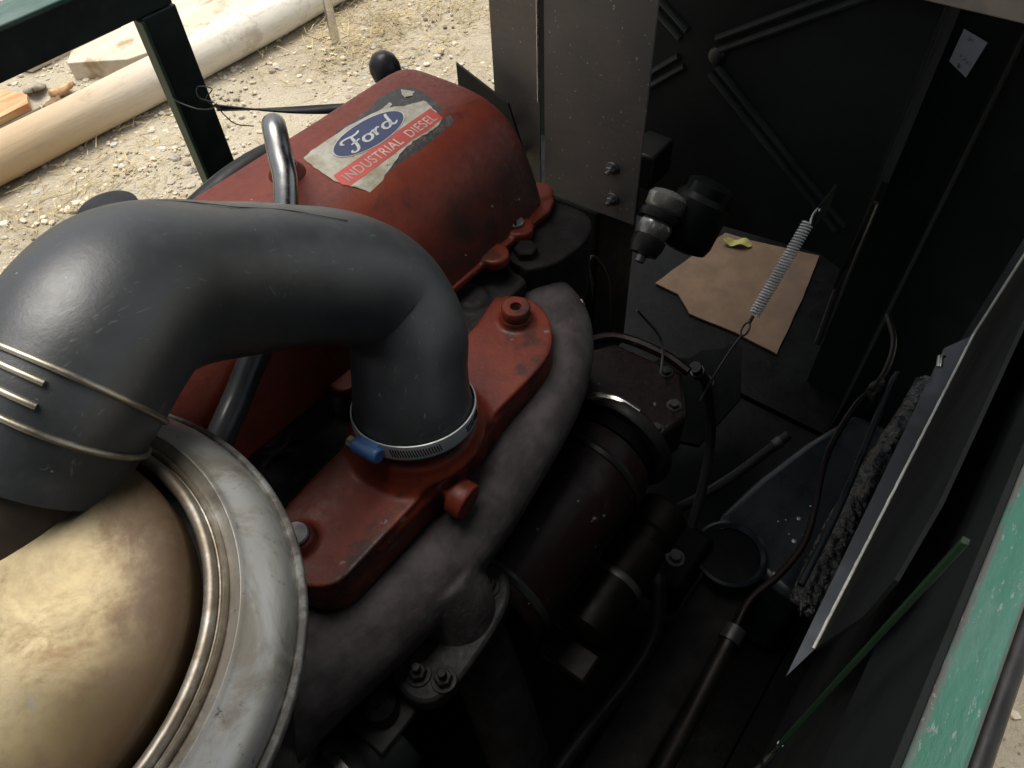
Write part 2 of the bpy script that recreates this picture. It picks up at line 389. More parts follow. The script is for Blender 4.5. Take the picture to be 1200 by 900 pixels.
def strawgen(r, V, Fc):
    cl = r.choice([(1.75, 2.15, .28), (2.1, 2.0, .3), (2.45, 1.75, .25), (.75, 2.25, .3), (1.9, 2.25, .2), (2.3, 2.2, .4), (.9, 1.7, .5)])
    x, y = cl[0] + r.gauss(0, cl[2] * .6), cl[1] + r.gauss(0, cl[2] * .5); a = r.gauss(.3, 1.0); L = r.uniform(.015, .075); wd = r.uniform(.0007, .0018)
    dx, dy = math.cos(a) * L, math.sin(a) * L; nx, ny = -math.sin(a) * wd, math.cos(a) * wd; z = .104 + r.uniform(0, .014); z2 = z + r.uniform(-.004, .012); b = len(V)
    V.extend([(x - nx, y - ny, z), (x + dx - nx, y + dy - ny, z2), (x + dx + nx, y + dy + ny, z2), (x + nx, y + ny, z), (x, y, z + .0015), (x + dx, y + dy, z2 + .0015)])
    Fc.extend([[b + 0, b + 1, b + 5, b + 4], [b + 4, b + 5, b + 2, b + 3], [b, b + 3, b + 2, b + 1]])
scatter('straw_litter', 1500, None, 'straw', 'yellow straw bits scattered in clumps over the gravel', 'straw', strawgen, 5)

# stone slabs set in the ground at the top
def slab(outl, label):
    bm = bmesh.new(); prism(bm, outl, .09, .118); bmesh.ops.subdivide_edges(bm, edges=bm.edges, cuts=2)
    for v in bm.verts: v.co += Vector((noise.noise(v.co * 9), noise.noise(v.co * 9 + Vector((5, 0, 0))), noise.noise(v.co * 6) * .25)) * .012
    tag(fin('stone_slab', bm, 'slab_stone', None, 40, .004), label, 'slab', 'flat slabs lying in the gravel')
slab([(2.12, 2.62), (2.55, 2.34), (2.86, 2.55), (2.45, 2.95)], 'flat pale slab in the gravel beyond the thin metal stake')
slab([(2.48, 2.16), (2.62, 1.86), (3.0, 1.9), (2.93, 2.3)], 'flat pale slab with straw edge just left of the grey sheet panels')

# log, boards
bm = bmesh.new(); n = 90; rings = []
pts = [Vector((-.2 + 3.1 * i / n, 2.483 + .006 * math.sin(i * .11), .172)) for i in range(n + 1)]
rr = [.069 + .004 * noise.noise(Vector((i * .09, 3, 0))) + .002 * (i / n) for i in range(n + 1)]
tube(bm, pts, rr, 28)
for v in bm.verts: v.co += Vector((0, 1, 1)) * .004 * noise.noise(Vector((v.co.x * 2.5, v.co.y * 14, v.co.z * 14)))
tag(fin('peeled_log', bm, 'log_wood', None, 50), 'long peeled round log lying on the gravel, orange to cream', 'log')
def plank(name, outl, z0, z1, mat, label, cat, group=None, parent=None):
    bm = bmesh.new(); prism(bm, outl, z0, z1)
    for v in bm.verts: v.co.z += .004 * noise.noise(v.co * 4)
    o = fin(name, bm, mat, parent, 30, .003)
    if label: tag(o, label, cat, group)
    return o
plank('wide_board', [(1.20, 2.70), (1.35, 2.66), (3.6, 2.62), (3.6, 3.02), (1.5, 3.05), (1.33, 2.93), (1.12, 2.93), (1.06, 2.86)], .10, .165, 'board_wood', 'wide pale board lying flat behind the round log', 'board')
plank('split_board', [(1.0, 3.05), (3.6, 3.10), (3.6, 3.42), (.9, 3.40)], .10, .15, 'board_wood', 'second pale board farther back, seen above the green frame beam', 'board')
t = thing('timber_block', 'grey sided timber block with orange split top beside the log', 'timber', (.6, 2.72, .1))
bm = bmesh.new(); box(bm, (.05, 2.62, .10), (.83, 2.80, .19)); fin('sawn_side', bm, 'bark_grey', t, 30, .004)
bm = bmesh.new(); prism(bm, [(.05, 2.615), (.80, 2.622), (.835, 2.70), (.79, 2.81), (.05, 2.80)], .191, .212); bmesh.ops.subdivide_edges(bm, edges=bm.edges, cuts=3)
for v in bm.verts: v.co += Vector((0, noise.noise(v.co * 17), noise.noise(v.co * 12))) * .010
fin('split_top', bm, 'cut_wood', t, 30); keep(t)
chips = [((.90, 2.72, .13), .13, .03, .8, 'bark', 'dark brown curved bark chip between timber block and board'), ((.98, 2.80, .12), .10, .035, 2.4, 'cut_wood', 'orange bark splinter beside the end of the wide board'),
         ((.86, 2.63, .115), .12, .02, 1.5, 'board_wood', 'pale wood sliver leaning near the log by the block'), ((1.05, 2.68, .13), .14, .04, .3, 'bark', 'rough bark strip tucked along the wide board edge'),
         ((1.18, 2.62, .13), .12, .03, -.2, 'bark', 'dark bark flake against the log under the board'), ((.93, 2.90, .12), .11, .04, 1.1, 'bark_grey', 'greyish bark scrap at the far end of the timber block')]
for (c, L, W, a, m, lab) in chips:
    bm = bmesh.new(); M = Matrix.Translation(c) @ Matrix.Rotation(a, 4, 'Z') @ Matrix.Rotation(.25, 4, 'Y')
    NN = 10; row = []
    for i in range(NN + 1):
        u = i / NN * 2 - 1; ww = W * (1 - u * u * .8) * (1 + .3 * noise.noise(Vector((i, a, 1))))
        row.append([bm.verts.new(M @ Vector((u * L / 2, s * ww, z + .02 * (1 - abs(s)) + .006 * noise.noise(Vector((i * 2, s * 3, a)))))) for s in (-1, -.4, .4, 1) for z in (0,)])
    for a_, b_ in zip(row, row[1:]):
        for k in range(3): bm.faces.new((a_[k], b_[k], b_[k + 1], a_[k + 1]))
    o = fin('bark_chip', bm, m, None, 30); tag(o, lab, 'bark chip', 'bark chips beside the log')
    sm = o.modifiers.new('solid', 'SOLIDIFY'); sm.thickness = .007
t = thing('metal_stake', 'thin grey metal stake standing in the gravel near the log', 'stake', (1.78, 2.25, .1))
bm = bmesh.new(); lathe(bm, [(.017, 0), (.017, .62), (.014, .64)], Matrix.Translation((1.78, 2.25, .09)), 20); fin('shaft', bm, 'bright_steel', t)
bm = bmesh.new(); lathe(bm, [(.022, .60), (.022, .63), (.018, .64)], Matrix.Translation((1.78, 2.25, .09)), 20); fin('collar', bm, 'dark_steel', t); keep(t)

# ================================================================ MACHINE ENCLOSURE
fr = thing('machine_frame', 'chipped green steel frame around the engine bay', 'frame', (.3, .38, .1))
def bxo(name, lo, hi, mat, parent=fr, bev=.0015, extra=()):
    bm = bmesh.new(); box(bm, lo, hi)
    for e in extra: box(bm, *e)
    return fin(name, bm, mat, parent, 30, bev)
bxo('top_beam', (-.9, .802, 1.098), (.43, .842, 1.139), 'frame_shaded_green')
bxo('beam_cap', (-.9, .797, 1.1392), (.43, .846, 1.1450), 'cap_lit_green')
bxo('corner_post', (.3895, .801, .10), (.432, .815, 1.097), 'frame_shaded_green')
bxo('post_flange', (.3855, .797, .10), (.3893, .815, 1.096), 'strip_lit_green')
# right hand beam, chipped and sunlit on top
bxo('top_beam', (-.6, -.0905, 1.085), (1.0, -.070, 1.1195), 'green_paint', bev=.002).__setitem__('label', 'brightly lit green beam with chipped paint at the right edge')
bm = bmesh.new(); tube(bm, [(-.6, -.0945, 1.110), (1.0, -.0945, 1.110)], .0058, 12); fin('beam_lip', bm, 'dark_steel', fr)
bxo('inner_leg', (-.6, -.0700, .95), (1.0, -.0665, 1.1175), 'cowl_paint', bev=.0006)
bxo('cross_beam', (.866, -.09, 1.09), (.905, .84, 1.125), 'beige_paint')
bxo('side_panel', (-.6, -.088, .10), (.31, -.0845, 1.084), 'cowl_paint', bev=.0008).__setitem__('label', 'dark inner side panel under the green beam')
bxo('far_post', (.865, -.088, .1), (.905, -.05, 1.088), 'frame_shaded_green')
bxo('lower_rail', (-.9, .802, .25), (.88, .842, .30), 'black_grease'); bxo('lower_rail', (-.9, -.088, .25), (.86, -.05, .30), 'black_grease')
# thin upright angle bar inside
bm = bmesh.new(); box(bm, (.213, -.0515, .86), (.2165, -.0485, 1.172)); fin('angle_bar', bm, 'strip_lit_green', fr, 30, .0005)['label'] = 'thin green edge of an upright bar in the dark'
bm = bmesh.new(); tube(bm, [(.2150, -.050, .86), (.2145, -.050, .845), (.210, -.049, .825), (.207, -.048, .80)], .0022, 8); fin('bar_end', bm, 'bright_steel', fr)
bxo('left_sun_blocker', (-.9, .806, .10), (.38, .810, .70), 'cowl_paint')  # unseen sheet added to keep low sun out of the bay
bxo('side_panel', (.3105, -.088, .10), (.95, -.0845, 1.084), 'cowl_paint', bev=.0008)
keep(fr)
# bay tray
bm = bmesh.new(); box(bm, (-.6, -.05, .27), (.95, .80, .30)); tag(fin('bay_floor_tray', bm, 'black_grease', None, 30, .003), 'black oily floor tray at the bottom of the engine bay', 'tray')

# side door sheet with bottom return flange (cut edges painted pale as if lit)
sp = thing('side_door_sheet', 'dark sheet door with cut edges painted pale as if lit hanging inside the right beam', 'panel', (.55, -.05, .775))
bm = bmesh.new()
ol = [(.335, .777), (.800, .777), (.800, .905), (.775, 1.08), (.30, 1.08), (.262, 1.05), (.262, 1.0)]
prism(bm, ol, .048, .0505, Matrix.Rotation(R(90), 4, 'X')); fin('sheet', bm, 'cowl_paint', sp, 20)
bm = bmesh.new(); v = [bm.verts.new(p) for p in ((.800, -.0478, .7765), (.335, -.0478, .7765), (.300, -.038, .7745), (.76, -.026, .7745))]; bm.faces.new(v)
o = fin('return_flange', bm, 'flange_steel', sp, 0); s_ = o.modifiers.new('s', 'SOLIDIFY'); s_.thickness = .002
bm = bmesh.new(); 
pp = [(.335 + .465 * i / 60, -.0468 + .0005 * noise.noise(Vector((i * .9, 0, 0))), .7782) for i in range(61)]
tube(bm, pp, .0015, 6); tube(bm, [(.7995, -.0472, .779), (.7995, -.0472, .905), (.7745, -.0472, 1.08)], .0019, 6); fin('lit_cut_edge', bm, 'pale_lit_edge', sp)
keep(sp)

# cross creased end panel
t = thing('end_panel', 'dark pressed end panel with crossing raised ribs', 'panel', (.9, .4, .6))
bm = bmesh.new(); prism(bm, [(-.67, .66), (-.455, .66), (-.40, .655), (-.315, .705), (-.17, .722), (-.132, .71), (-.132, 1.088), (-.67, 1.088)], 0, .003, Matrix(((0, 0, 1, .90), (-1, 0, 0, 0), (0, 1, 0, 0), (0, 0, 0, 1)))); fin('sheet', bm, 'cowl_paint', t, 30)
C0 = Vector((.8985, .40, .955))
for q in ((.20, 1.085), (.155, .775), (.60, 1.085), (.62, .76)):
    e = Vector((.8985, *q)); d = (e - C0).normalized()
    for s in (-1, 1):
        off = Vector((0, -d.z, d.y)) * .0075 * s; bm = bmesh.new(); tube(bm, [C0 + d * .03 + off, e + off], .0045, 8); fin('rib', bm, 'rib_highlight', t)
bm = bmesh.new(); lathe(bm, [(.012, 0), (.010, .003), (.004, .005)], axisM((.8985, .375, .955), (-1, 0, 0)), 16); fin('rivet', bm, 'dark_steel', t)
bm = bmesh.new(); box(bm, (.868, .128, .70), (.8985, .131, 1.088)); fin('side_return', bm, 'cowl_paint', t, 30, .0005); keep(t)
# far side bulkhead with pale label
t = thing('far_bulkhead', 'dark teal bulkhead sheet at the far right corner', 'panel', (1.05, 0, .3))
bm = bmesh.new(); box(bm, (1.05, -.05, .30), (1.053, .140, 1.088)); fin('sheet', bm, 'teal_paint', t, 30)
bm = bmesh.new(); box(bm, (.95, .060, .30), (1.049, .063, 1.088)); fin('stiffener', bm, 'cowl_paint', t, 30)
keep(t)
bm = bmesh.new(); prism(bm, [(-.129, .953), (-.103, .939), (-.097, .985), (-.128, .994)], 0, .001, Matrix(((0, 0, -1, 1.0488), (-1, 0, 0, 0), (0, 1, 0, 0), (0, 0, 0, 1))))
o = fin('paper_tag', bm, 'far_label', None, 0); tag(o, 'small pale stained rectangular tag on the far dark bulkhead', 'tag')

# grey sheet panels
t = thing('sheet_panel', 'narrow grey sheet metal panel, left of the pair, over the engine end', 'panel', (.65, .51, .86), 'grey sheet panels beyond the engine')
bm = bmesh.new(); prism(bm, [(-.5445, .958), (-.5225, .953), (-.522, .870), (-.4765, .861), (-.4765, 1.25), (-.5445, 1.25)], 0, .002, Matrix(((0, 0, 1, .65), (-1, 0, 0, 0), (0, 1, 0, 0), (0, 0, 0, 1))))
fin('sheet', bm, 'sheet_metal', t, 0, .0004, 1); hexbolt(t, (.6485, .523, .935), (-1, 0, 0), .0055, .006, stud=True); hexbolt(t, (.6485, .508, .905), (-1, 0, 0), .0055, .006, stud=True); keep(t)
t = thing('sheet_panel', 'wide grey sheet metal panel with two protruding bolts near its bottom', 'panel', (.65, .40, .86), 'grey sheet panels beyond the engine')
bm = bmesh.new(); prism(bm, [(-.4665, .861), (-.336, .867), (-.334, 1.25), (-.4665, 1.25)], 0, .002, Matrix(((0, 0, 1, .645), (-1, 0, 0, 0), (0, 1, 0, 0), (0, 0, 0, 1))))
fin('sheet', bm, 'sheet_metal', t, 0, .0004, 1)
for yz in ((.370, .934), (.3665, .893)): hexbolt(t, (.6445, *yz), (-1, 0, 0), .0058, .006, stud=True)
keep(t)
bm = bmesh.new(); tube(bm, [(.6425, .4725, .985), (.6425, .4725, 1.25)], .0018, 8); tag(fin('gap_rod', bm, 'bright_steel', None), 'thin bright rod in the gap between the two grey sheet panels', 'rod')
# black flap and black fan cowl box behind the rocker end
bm = bmesh.new(); prism(bm, [(-.575, 1.012), (-.50, .985), (-.47, .90), (-.575, .90)], 0, .003, Matrix(((0, 0, 1, .62), (-1, 0, 0, 0), (0, 1, 0, 0), (0, 0, 0, 1))))
tag(fin('black_flap', bm, 'black_paint', None, 0, .0005), 'black sheet flap sticking out left of the narrow grey panel', 'flap')
t = thing('fan_cowl', 'black fan cowl box under the grey sheet panels', 'cowl', (.72, .4, .4))
bm = bmesh.new(); box(bm, (.67, .40, .50), (.78, .62, .84)); fin('housing', bm, 'black_paint', t, 30, .006)
bm = bmesh.new(); lathe(bm, [(.11, 0), (.115, .01), (.105, .018), (.10, .01)], axisM((.668, .51, .70), (-1, 0, 0)), 40, False, False); fin('ring', bm, 'black_paint', t)
keep(t)

# ================================================================ ENGINE
en = thing('engine', 'red and black industrial diesel engine with oily rocker cover', 'engine', (.15, .38, .3))
# -- block and head
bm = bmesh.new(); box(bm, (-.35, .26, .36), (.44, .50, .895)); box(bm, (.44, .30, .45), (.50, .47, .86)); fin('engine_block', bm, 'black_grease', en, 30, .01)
bm = bmesh.new()
box(bm, (-.35, .300, .90), (.43, .492, .995)); box(bm, (.40, .300, .93), (.462, .47, 1.0))
for x in (-.02, .06, .125, .20, .27, .34): lathe(bm, [(.014, 0), (.014, .006)], Matrix.Translation((x, .325, .994)), 20)
o = fin('cylinder_head', bm, 'head_iron', en); cast(o, .003, 3)
bm = bmesh.new(); prism(bm, smooth2([(.385, .300), (.40, .335), (.44, .345), (.475, .335), (.48, .30), (.455, .28), (.41, .283)], 4), .93, 1.008)
o = fin('thermostat_housing', bm, 'cast_iron', en); cast(o, .0022, 4)
# -- rocker cover loft
def ztop(y):
    P = [(.330, 1.022), (.336, 1.048), (.346, 1.080), (.362, 1.105), (.381, 1.1175), (.400, 1.1215), (.43, 1.1225), (.462, 1.1215), (.4725, 1.116), (.4765, 1.104), (.478, 1.022)]
    for (a, b), (c, d) in zip(P, P[1:]):
        if a <= y <= c: return b + (d - b) * (y - a) / (c - a)
    return 1.022
sec = spline([(y, z, 0) for y, z in ((.330, 1.020), (.336, 1.048), (.346, 1.080), (.362, 1.105), (.381, 1.1175), (.400, 1.1215), (.43, 1.1225), (.462, 1.1215), (.4725, 1.116), (.4765, 1.100), (.478, 1.020))], 5)
bm = bmesh.new(); rings = []
st = [(-.30, .0), (-.30, .9), (-.296, .97), (-.285, 1)] + [(-.28 + .70 * i / 40, 1) for i in range(1, 41)] + [(.430, .992), (.438, .975), (.4445, .945), (.449, .90), (.4525, .82), (.4535, .5), (.4535, 0)]
for x, s in st:
    row = []
    near = .010 * max(0, (.30 - x)) / .3
    for v in sec:
        y, z = v.x, v.y
        if y < .40: y += near * (.40 - y) / .07
        y = .41 + (y - .41) * (s if s < .9 else 1 - (1 - s) * .75); z = 1.020 + (z - 1.020) * (s if s < .9 else s)
        ex = 0
        if x > .44: ex = (1.12 - z) * .09
        row.append(bm.verts.new((x + ex + .0008 * noise.noise(Vector((x * 20, y * 20, z * 20))), y, z + .0007 * noise.noise(Vector((x * 16, y * 16, 4))))))
    rings.append(row)
for a, b in zip(rings, rings[1:]):
    for k in range(len(a) - 1): bm.faces.new((a[k], b[k], b[k + 1], a[k + 1]))
bmesh.ops.remove_doubles(bm, verts=bm.verts, dist=.00005)
rc = fin('rocker_cover', bm, 'cover_paint', en, 50)
bm = bmesh.new()
prism(bm, [(-.32, .344), (.10, .341), (.30, .329), (.452, .322), (.468, .328), (.470, .35), (.466, .49), (-.32, .492)], 1.0125, 1.0195)
for x, y in ((.416, .330), (.468, .345), (.375, .326), (.20, .331), (.02, .338)): lathe(bm, [(.0135, 1.012), (.0135, 1.0215), (.012, 1.0225)], Matrix.Translation((x, y, 0)), 24)
o = fin('cover_flange', bm, 'red_paint', en); cast(o, .0016, 3)
for x, y in ((.416, .333),):
    bm = bmesh.new(); lathe(bm, [(.0075, 0), (.0075, .003), (.0062, .0045)], Matrix.Translation((x, y, 1.0225)), 20, True, True)
    fin('slotted_screw', bm, 'bolt_steel', en)
    bm = bmesh.new(); box(bm, (-.007, -.0008, .0040), (.007, .0008, .0052), Matrix.Translation((x, y, 1.0225)) @ Matrix.Rotation(.6, 4, 'Z')); fin('screw_slot', bm, 'black_grease', en, 0)
hexbolt(en, (.402, .312, 1.006), (0, 0, 1), .0105, .009, 'cast_iron', roll=.1)
hexbolt(en, (.137, .3525, .999), (0, 0, 1), .0105, .009, 'bolt_steel', roll=.5)
hexbolt(en, (.085, .325, 1.000), (0, 0, 1), .009, .009, 'dark_red', roll=.2, washer=False)
hexbolt(en, (.02, .33, 1.0), (0, 0, 1), .0095, .008, 'dark_steel')
# filler caps peeking over the far edge
bm = bmesh.new(); lathe(bm, [(.02, 0), (.022, .02), (.021, .03), (.012, .034)], Matrix.Translation((.165, .505, 1.095)), 28); fin('filler_cap', bm, 'black_rubber', en)
bm = bmesh.new(); tube(bm, [(.20, .492, 1.09), (.26, .492, 1.10), (.31, .494, 1.095), (.33, .50, 1.07)], .011, 12, smoothn=5); fin('breather_elbow', bm, 'black_rubber', en)

# -- label on the cover (flat print draped on the real surface)
def drape(bm, h):
    for yy in (.362, .366, .372, .378, .384, .392, .400): 
        bmesh.ops.bisect_plane(bm, geom=bm.verts[:] + bm.edges[:] + bm.faces[:], plane_co=(0, yy, 0), plane_no=(0, 1, 0))
    for v in bm.verts: v.co.z = max(ztop(v.co.y), ztop(v.co.y) + (.03 * max(0, .30 - v.co.x) / .3 * 0)) + h
def flatpoly(name, pts, mat, h, parent, solid=0):
    bm = bmesh.new(); bm.faces.new([bm.verts.new((x, y, 0)) for x, y in pts]); bmesh.ops.triangulate(bm, faces=bm.faces); drape(bm, h)
    o = fin(name, bm, mat, parent, 180)
    return o
def rag(pts, amp, n=4, seed=0):
    out = []
    P = pts + pts[:1]
    for i in range(len(pts)):
        for k in range(n):
            t = k / n; x = P[i][0] * (1 - t) + P[i + 1][0] * t; y = P[i][1] * (1 - t) + P[i + 1][1] * t
            out.append((x + amp * noise.noise(Vector((x * 400, y * 400, seed))), y + amp * noise.noise(Vector((x * 400, y * 400, seed + 7)))))
    return out
patch = [(.3287, .4392), (.3537, .4412), (.3691, .4418), (.3867, .4471), (.4028, .4446), (.4121, .4356), (.4109, .4174), (.4052, .4011), (.4004, .3807), (.3939, .3704), (.3868, .3692), (.3754, .3754), (.3578, .3733), (.3399, .3756), (.3176, .3734), (.3028, .3680), (.2951, .3690), (.293, .3734), (.302, .395)]
flatpoly('torn_residue', rag(patch, .0022), 'torn_residue', .0008, en)
plate = [(.2886, .4342), (.2989, .4368), (.3237, .4370), (.3409, .4371), (.3583, .4342), (.3761, .4312), (.3857, .4202), (.3926, .4166), (.4017, .4121), (.3976, .3987), (.3935, .3857), (.3836, .3825), (.3717, .3829), (.3568, .3843), (.3415, .3824), (.3294, .3792), (.3155, .3766), (.3035, .3718), (.2956, .3733), (.2877, .3839), (.2835, .3957), (.2849, .4134)]
pl = flatpoly('nameplate', rag(plate, .0012), 'label_plate', .0011, en); pl['label'] = 'torn nameplate sticker with blue oval and red band'
flatpoly('sticker_scrap', rag([(.4036, .4395), (.4078, .4274), (.4015, .4246), (.3965, .4286), (.3941, .4236), (.3968, .4318)], .001), 'label_plate', .0012, en)
flatpoly('sticker_scrap', rag([(.375, .4325), (.384, .4335), (.383, .4300), (.377, .4285)], .001), 'label_plate', .0012, en)
band = [(.2868, .4003), (.3962, .4005), (.3946, .3860), (.372, .3845), (.3568, .3860), (.3415, .3850), (.2877, .3845), (.2844, .3899)]
flatpoly('red_band', rag(band, .0004), 'label_red', .0013, pl)
OC = (.3415, .4160)
def oval(a, b, n=64): return [(OC[0] + a * math.cos(2 * math.pi * k / n), OC[1] + b * math.sin(2 * math.pi * k / n)) for k in range(n)]
flatpoly('oval_badge_edge', oval(.0366, .0166), 'label_white', .0015, pl)
flatpoly('oval_badge', oval(.0357, .0158), 'label_blue', .0017, pl)
# script lettering as swept strokes: local units, x along plate, y up
def strokes(name, L, w0, mat, h, parent, place):
    bm = bmesh.new()
    for st_ in L:
        P = spline([(p[0], p[1], 0) for p in st_], 7)
        W = [v.x for v in spline([((p[2] if len(p) > 2 else 1) * w0, 0, 0) for p in st_], 7)]
        prev = None
        for i, p in enumerate(P):
            t = P[min(i + 1, len(P) - 1)] - P[max(i - 1, 0)]; t = t.normalized() if t.length > 1e-9 else Vector((1, 0, 0)); n_ = Vector((-t.y, t.x, 0)) * W[i]
            q = [p + n_, p - n_]; r_ = []
            for k_ in q:
                X, Y = place(k_.x, k_.y); r_.append(bm.verts.new((X, Y, ztop(Y) + h)))
            if prev: bm.faces.new((prev[0], prev[1], r_[1], r_[0]))
            prev = r_
    return fin(name, bm, mat, parent, 0)
F_ = [[(1.0, 7.2, .5), (.6, 8.2, .9), (1.4, 9.3), (3.0, 9.3), (5.0, 8.7), (6.6, 8.9), (7.5, 9.6, .6)], [(4.3, 8.8, .8), (3.9, 7.0), (3.3, 4.6), (2.6, 2.4), (1.7, 1.1), (.6, .9, .9), (.1, 1.8, .8), (.7, 2.6, .5)], [(2.0, 5.1, .6), (3.6, 5.4), (5.2, 5.6, .7)]]
O_ = [[(7.6, 5.2, .9), (6.4, 5.1), (5.4, 3.6), (5.6, 2.0), (6.8, 1.7), (8.0, 2.9), (8.2, 4.4), (7.4, 5.3), (8.6, 4.9, .6), (9.3, 5.2, .6)]]
R_ = [[(9.3, 5.2, .7), (9.9, 5.3), (9.6, 4.0), (9.1, 1.7)], [(9.6, 3.6, .8), (10.3, 4.8), (11.2, 5.4), (11.8, 5.0, .9)]]
D_ = [[(15.0, 4.7, .9), (14.0, 5.2), (12.7, 4.4), (12.2, 2.7), (12.9, 1.7), (14.2, 2.3), (15.1, 4.0)], [(16.9, 9.0, .8), (16.3, 7.8), (15.4, 4.6), (14.9, 2.6), (15.5, 1.7), (16.8, 2.6, .5)]]
def placeF(u, v):
    return (OC[0] - .0262 + u * .00310, OC[1] - .0112 + v * .00212)
strokes('script_lettering', F_ + O_ + R_ + D_, .45, 'label_white', .0019, pl, placeF)
def text(s, x0, y0, x1, hgt, mat, h, parent, name, ws=1.0):
    cu = bpy.data.curves.new(name, 'FONT'); cu.body = s; cu.size = 1; cu.space_character = 1.08; cu.offset = .012
    to = bpy.data.objects.new('tmp', cu); COL.objects.link(to); bpy.context.view_layer.update()
    me = bpy.data.meshes.new_from_object(to); bpy.data.objects.remove(to); bm = bmesh.new(); bm.from_mesh(me)
    xs = [v.co.x for v in bm.verts]; ys = [v.co.y for v in bm.verts]; a, b, c, d = min(xs), max(xs), min(ys), max(ys)
    for v in bm.verts:
        X = x0 + (v.co.x - a) / (b - a) * (x1 - x0); Y = y0 + (v.co.y - c) / (d - c) * hgt; v.co = (X, Y, ztop(Y) + h)
    return fin(name, bm, mat, parent, 0)
text('INDUSTRIAL  DIESEL', .2905, .3876, .3905, .0088, 'worn_letter', .0015, pl, 'band_lettering')

# -- intake manifold (cast, red)
bm = bmesh.new()
ol = [(.352, .309), (.366, .292), (.365, .266), (.345, .243), (.315, .231), (.245, .231), (.222, .222), (.12, .221), (.078, .236), (.070, .27), (.095, .298), (.17, .304), (.295, .300)]
prism(bm, smooth2(ol, 4), .958, .997)
M = Matrix.Translation((.193, .253, 0)); bm2_ = len(bm.verts)
lathe(bm, [(.060, .985), (.0555, .996), (.0500, 1.0035), (.0465, 1.011), (.0450, 1.0165), (.040, 1.019)], Matrix.Translation((.2055, .2645, 0)), 64)
for v in bm.verts:
    v.co.y = max(v.co.y, .2285 if v.co.z < .999 else 0)
lathe(bm, [(.004, 0), (.0145, 0), (.0145, .014)], axisM((.190, .2060, .977), (-.1, 1, .1)), 32)
box(bm, (.180, .2120, .966), (.200, .235, .990))
lathe(bm, [(.018, .99), (.0140, .998), (.0130, 1.004)], Matrix.Translation((.341, .277, 0)), 24)
lathe(bm, [(.016, .99), (.0115, 1.004), (.0105, 1.006)], Matrix.Translation((.092, .272, 0)), 24)
tube(bm, [(.30, .245, .985), (.225, .232, .988), (.12, .235, .985)], .008, 10)
o = fin('intake_manifold', bm, 'red_paint', en); cast(o, .0016, 7)
bm = bmesh.new(); lathe(bm, [(.0122, 1.002), (.0122, 1.0115), (.0110, 1.013), (.0048, 1.013), (.0042, 1.0095), (.0005, 1.0095)], Matrix.Translation((.341, .277, 0)), 28); fin('manifold_bolt', bm, 'red_paint', en)
bm = bmesh.new(); lathe(bm, [(.0040, 1.0097), (.002, 1.0099)], Matrix.Translation((.341, .277, 0)), 12); fin('bolt_socket', bm, 'black_grease', en)
bm = bmesh.new(); lathe(bm, [(.0095, 1.006), (.0095, 1.0085), (.0085, 1.0095), (.003, 1.0095)], Matrix.Translation((.0915, .272, 0)), 24); fin('manifold_washer', bm, 'dark_steel', en)
# -- exhaust manifold
bm = bmesh.new()
tube(bm, [(.36, .345, .955), (.392, .330, .957), (.402, .296, .957), (.385, .262, .952), (.335, .236, .943), (.26, .222, .935), (.18, .218, .925), (.10, .225, .92), (.02, .235, .92), (-.12, .24, .92)], [.022, .027, .029, .029, .030, .030, .033, .036, .036, .036], 28, smoothn=6)
tube(bm, [(.15, .215, .925), (.150, .200, .895), (.145, .190, .865)], [.034, .032, .030], 20, smoothn=4)
for y_ in (.34, .27, .15): tube(bm, [(y_, .32, .95), (y_, .24, .94)], .026, 16)
o = fin('exhaust_manifold', bm, 'exhaust_iron', en); cast(o, .002, 5)
bm = bmesh.new(); prism(bm, smooth2([(.185, .208), (.195, .185), (.175, .165), (.12, .158), (.085, .163), (.075, .185), (.09, .215), (.14, .225)], 4), .866, .886)
o = fin('outlet_flange', bm, 'head_iron', en, 30, .003)
for p in ((.176, .186, .886), (.092, .185, .886), (.100, .167, .886)): hexbolt(en, p, (0, 0, 1), .0068, .007, 'head_iron', stud=True)
bm = bmesh.new(); tube(bm, [(.150, .192, .866), (.140, .160, .79), (.118, .115, .69), (.10, .07, .58)], .028, 24, smoothn=4); fin('downpipe', bm, 'cast_iron', en)
hexbolt(en, (.412, .262, .965), (.6, -.5, .4), .004, .006, 'bolt_steel', washer=False, name='stud')
keep(en)

# -- dynamo (dark red canister)
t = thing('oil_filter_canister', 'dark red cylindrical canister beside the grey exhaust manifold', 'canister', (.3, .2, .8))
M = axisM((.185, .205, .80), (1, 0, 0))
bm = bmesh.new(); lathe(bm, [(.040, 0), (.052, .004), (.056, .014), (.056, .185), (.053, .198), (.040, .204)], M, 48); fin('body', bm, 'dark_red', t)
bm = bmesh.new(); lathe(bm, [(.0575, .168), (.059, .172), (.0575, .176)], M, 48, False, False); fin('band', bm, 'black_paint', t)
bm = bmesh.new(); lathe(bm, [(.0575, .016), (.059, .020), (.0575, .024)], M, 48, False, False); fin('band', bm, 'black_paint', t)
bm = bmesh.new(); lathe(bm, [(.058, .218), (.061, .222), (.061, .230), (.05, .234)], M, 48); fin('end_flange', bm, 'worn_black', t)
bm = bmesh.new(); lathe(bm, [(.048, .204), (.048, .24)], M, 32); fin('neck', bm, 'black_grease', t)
bm = bmesh.new(); tube(bm, [(.404, .262, .835), (.406, .245, .850), (.415, .215, .858), (.418, .190, .852)], .0045, 8, smoothn=4); fin('clamp_strap', bm, 'bright_steel', t)
keep(t)
t = thing('starter_motor', 'brownish oily cylinder low beside the dark red canister', 'motor', (.33, .15, .72))
M = axisM((.245, .138, .715), (1, .02, .0))
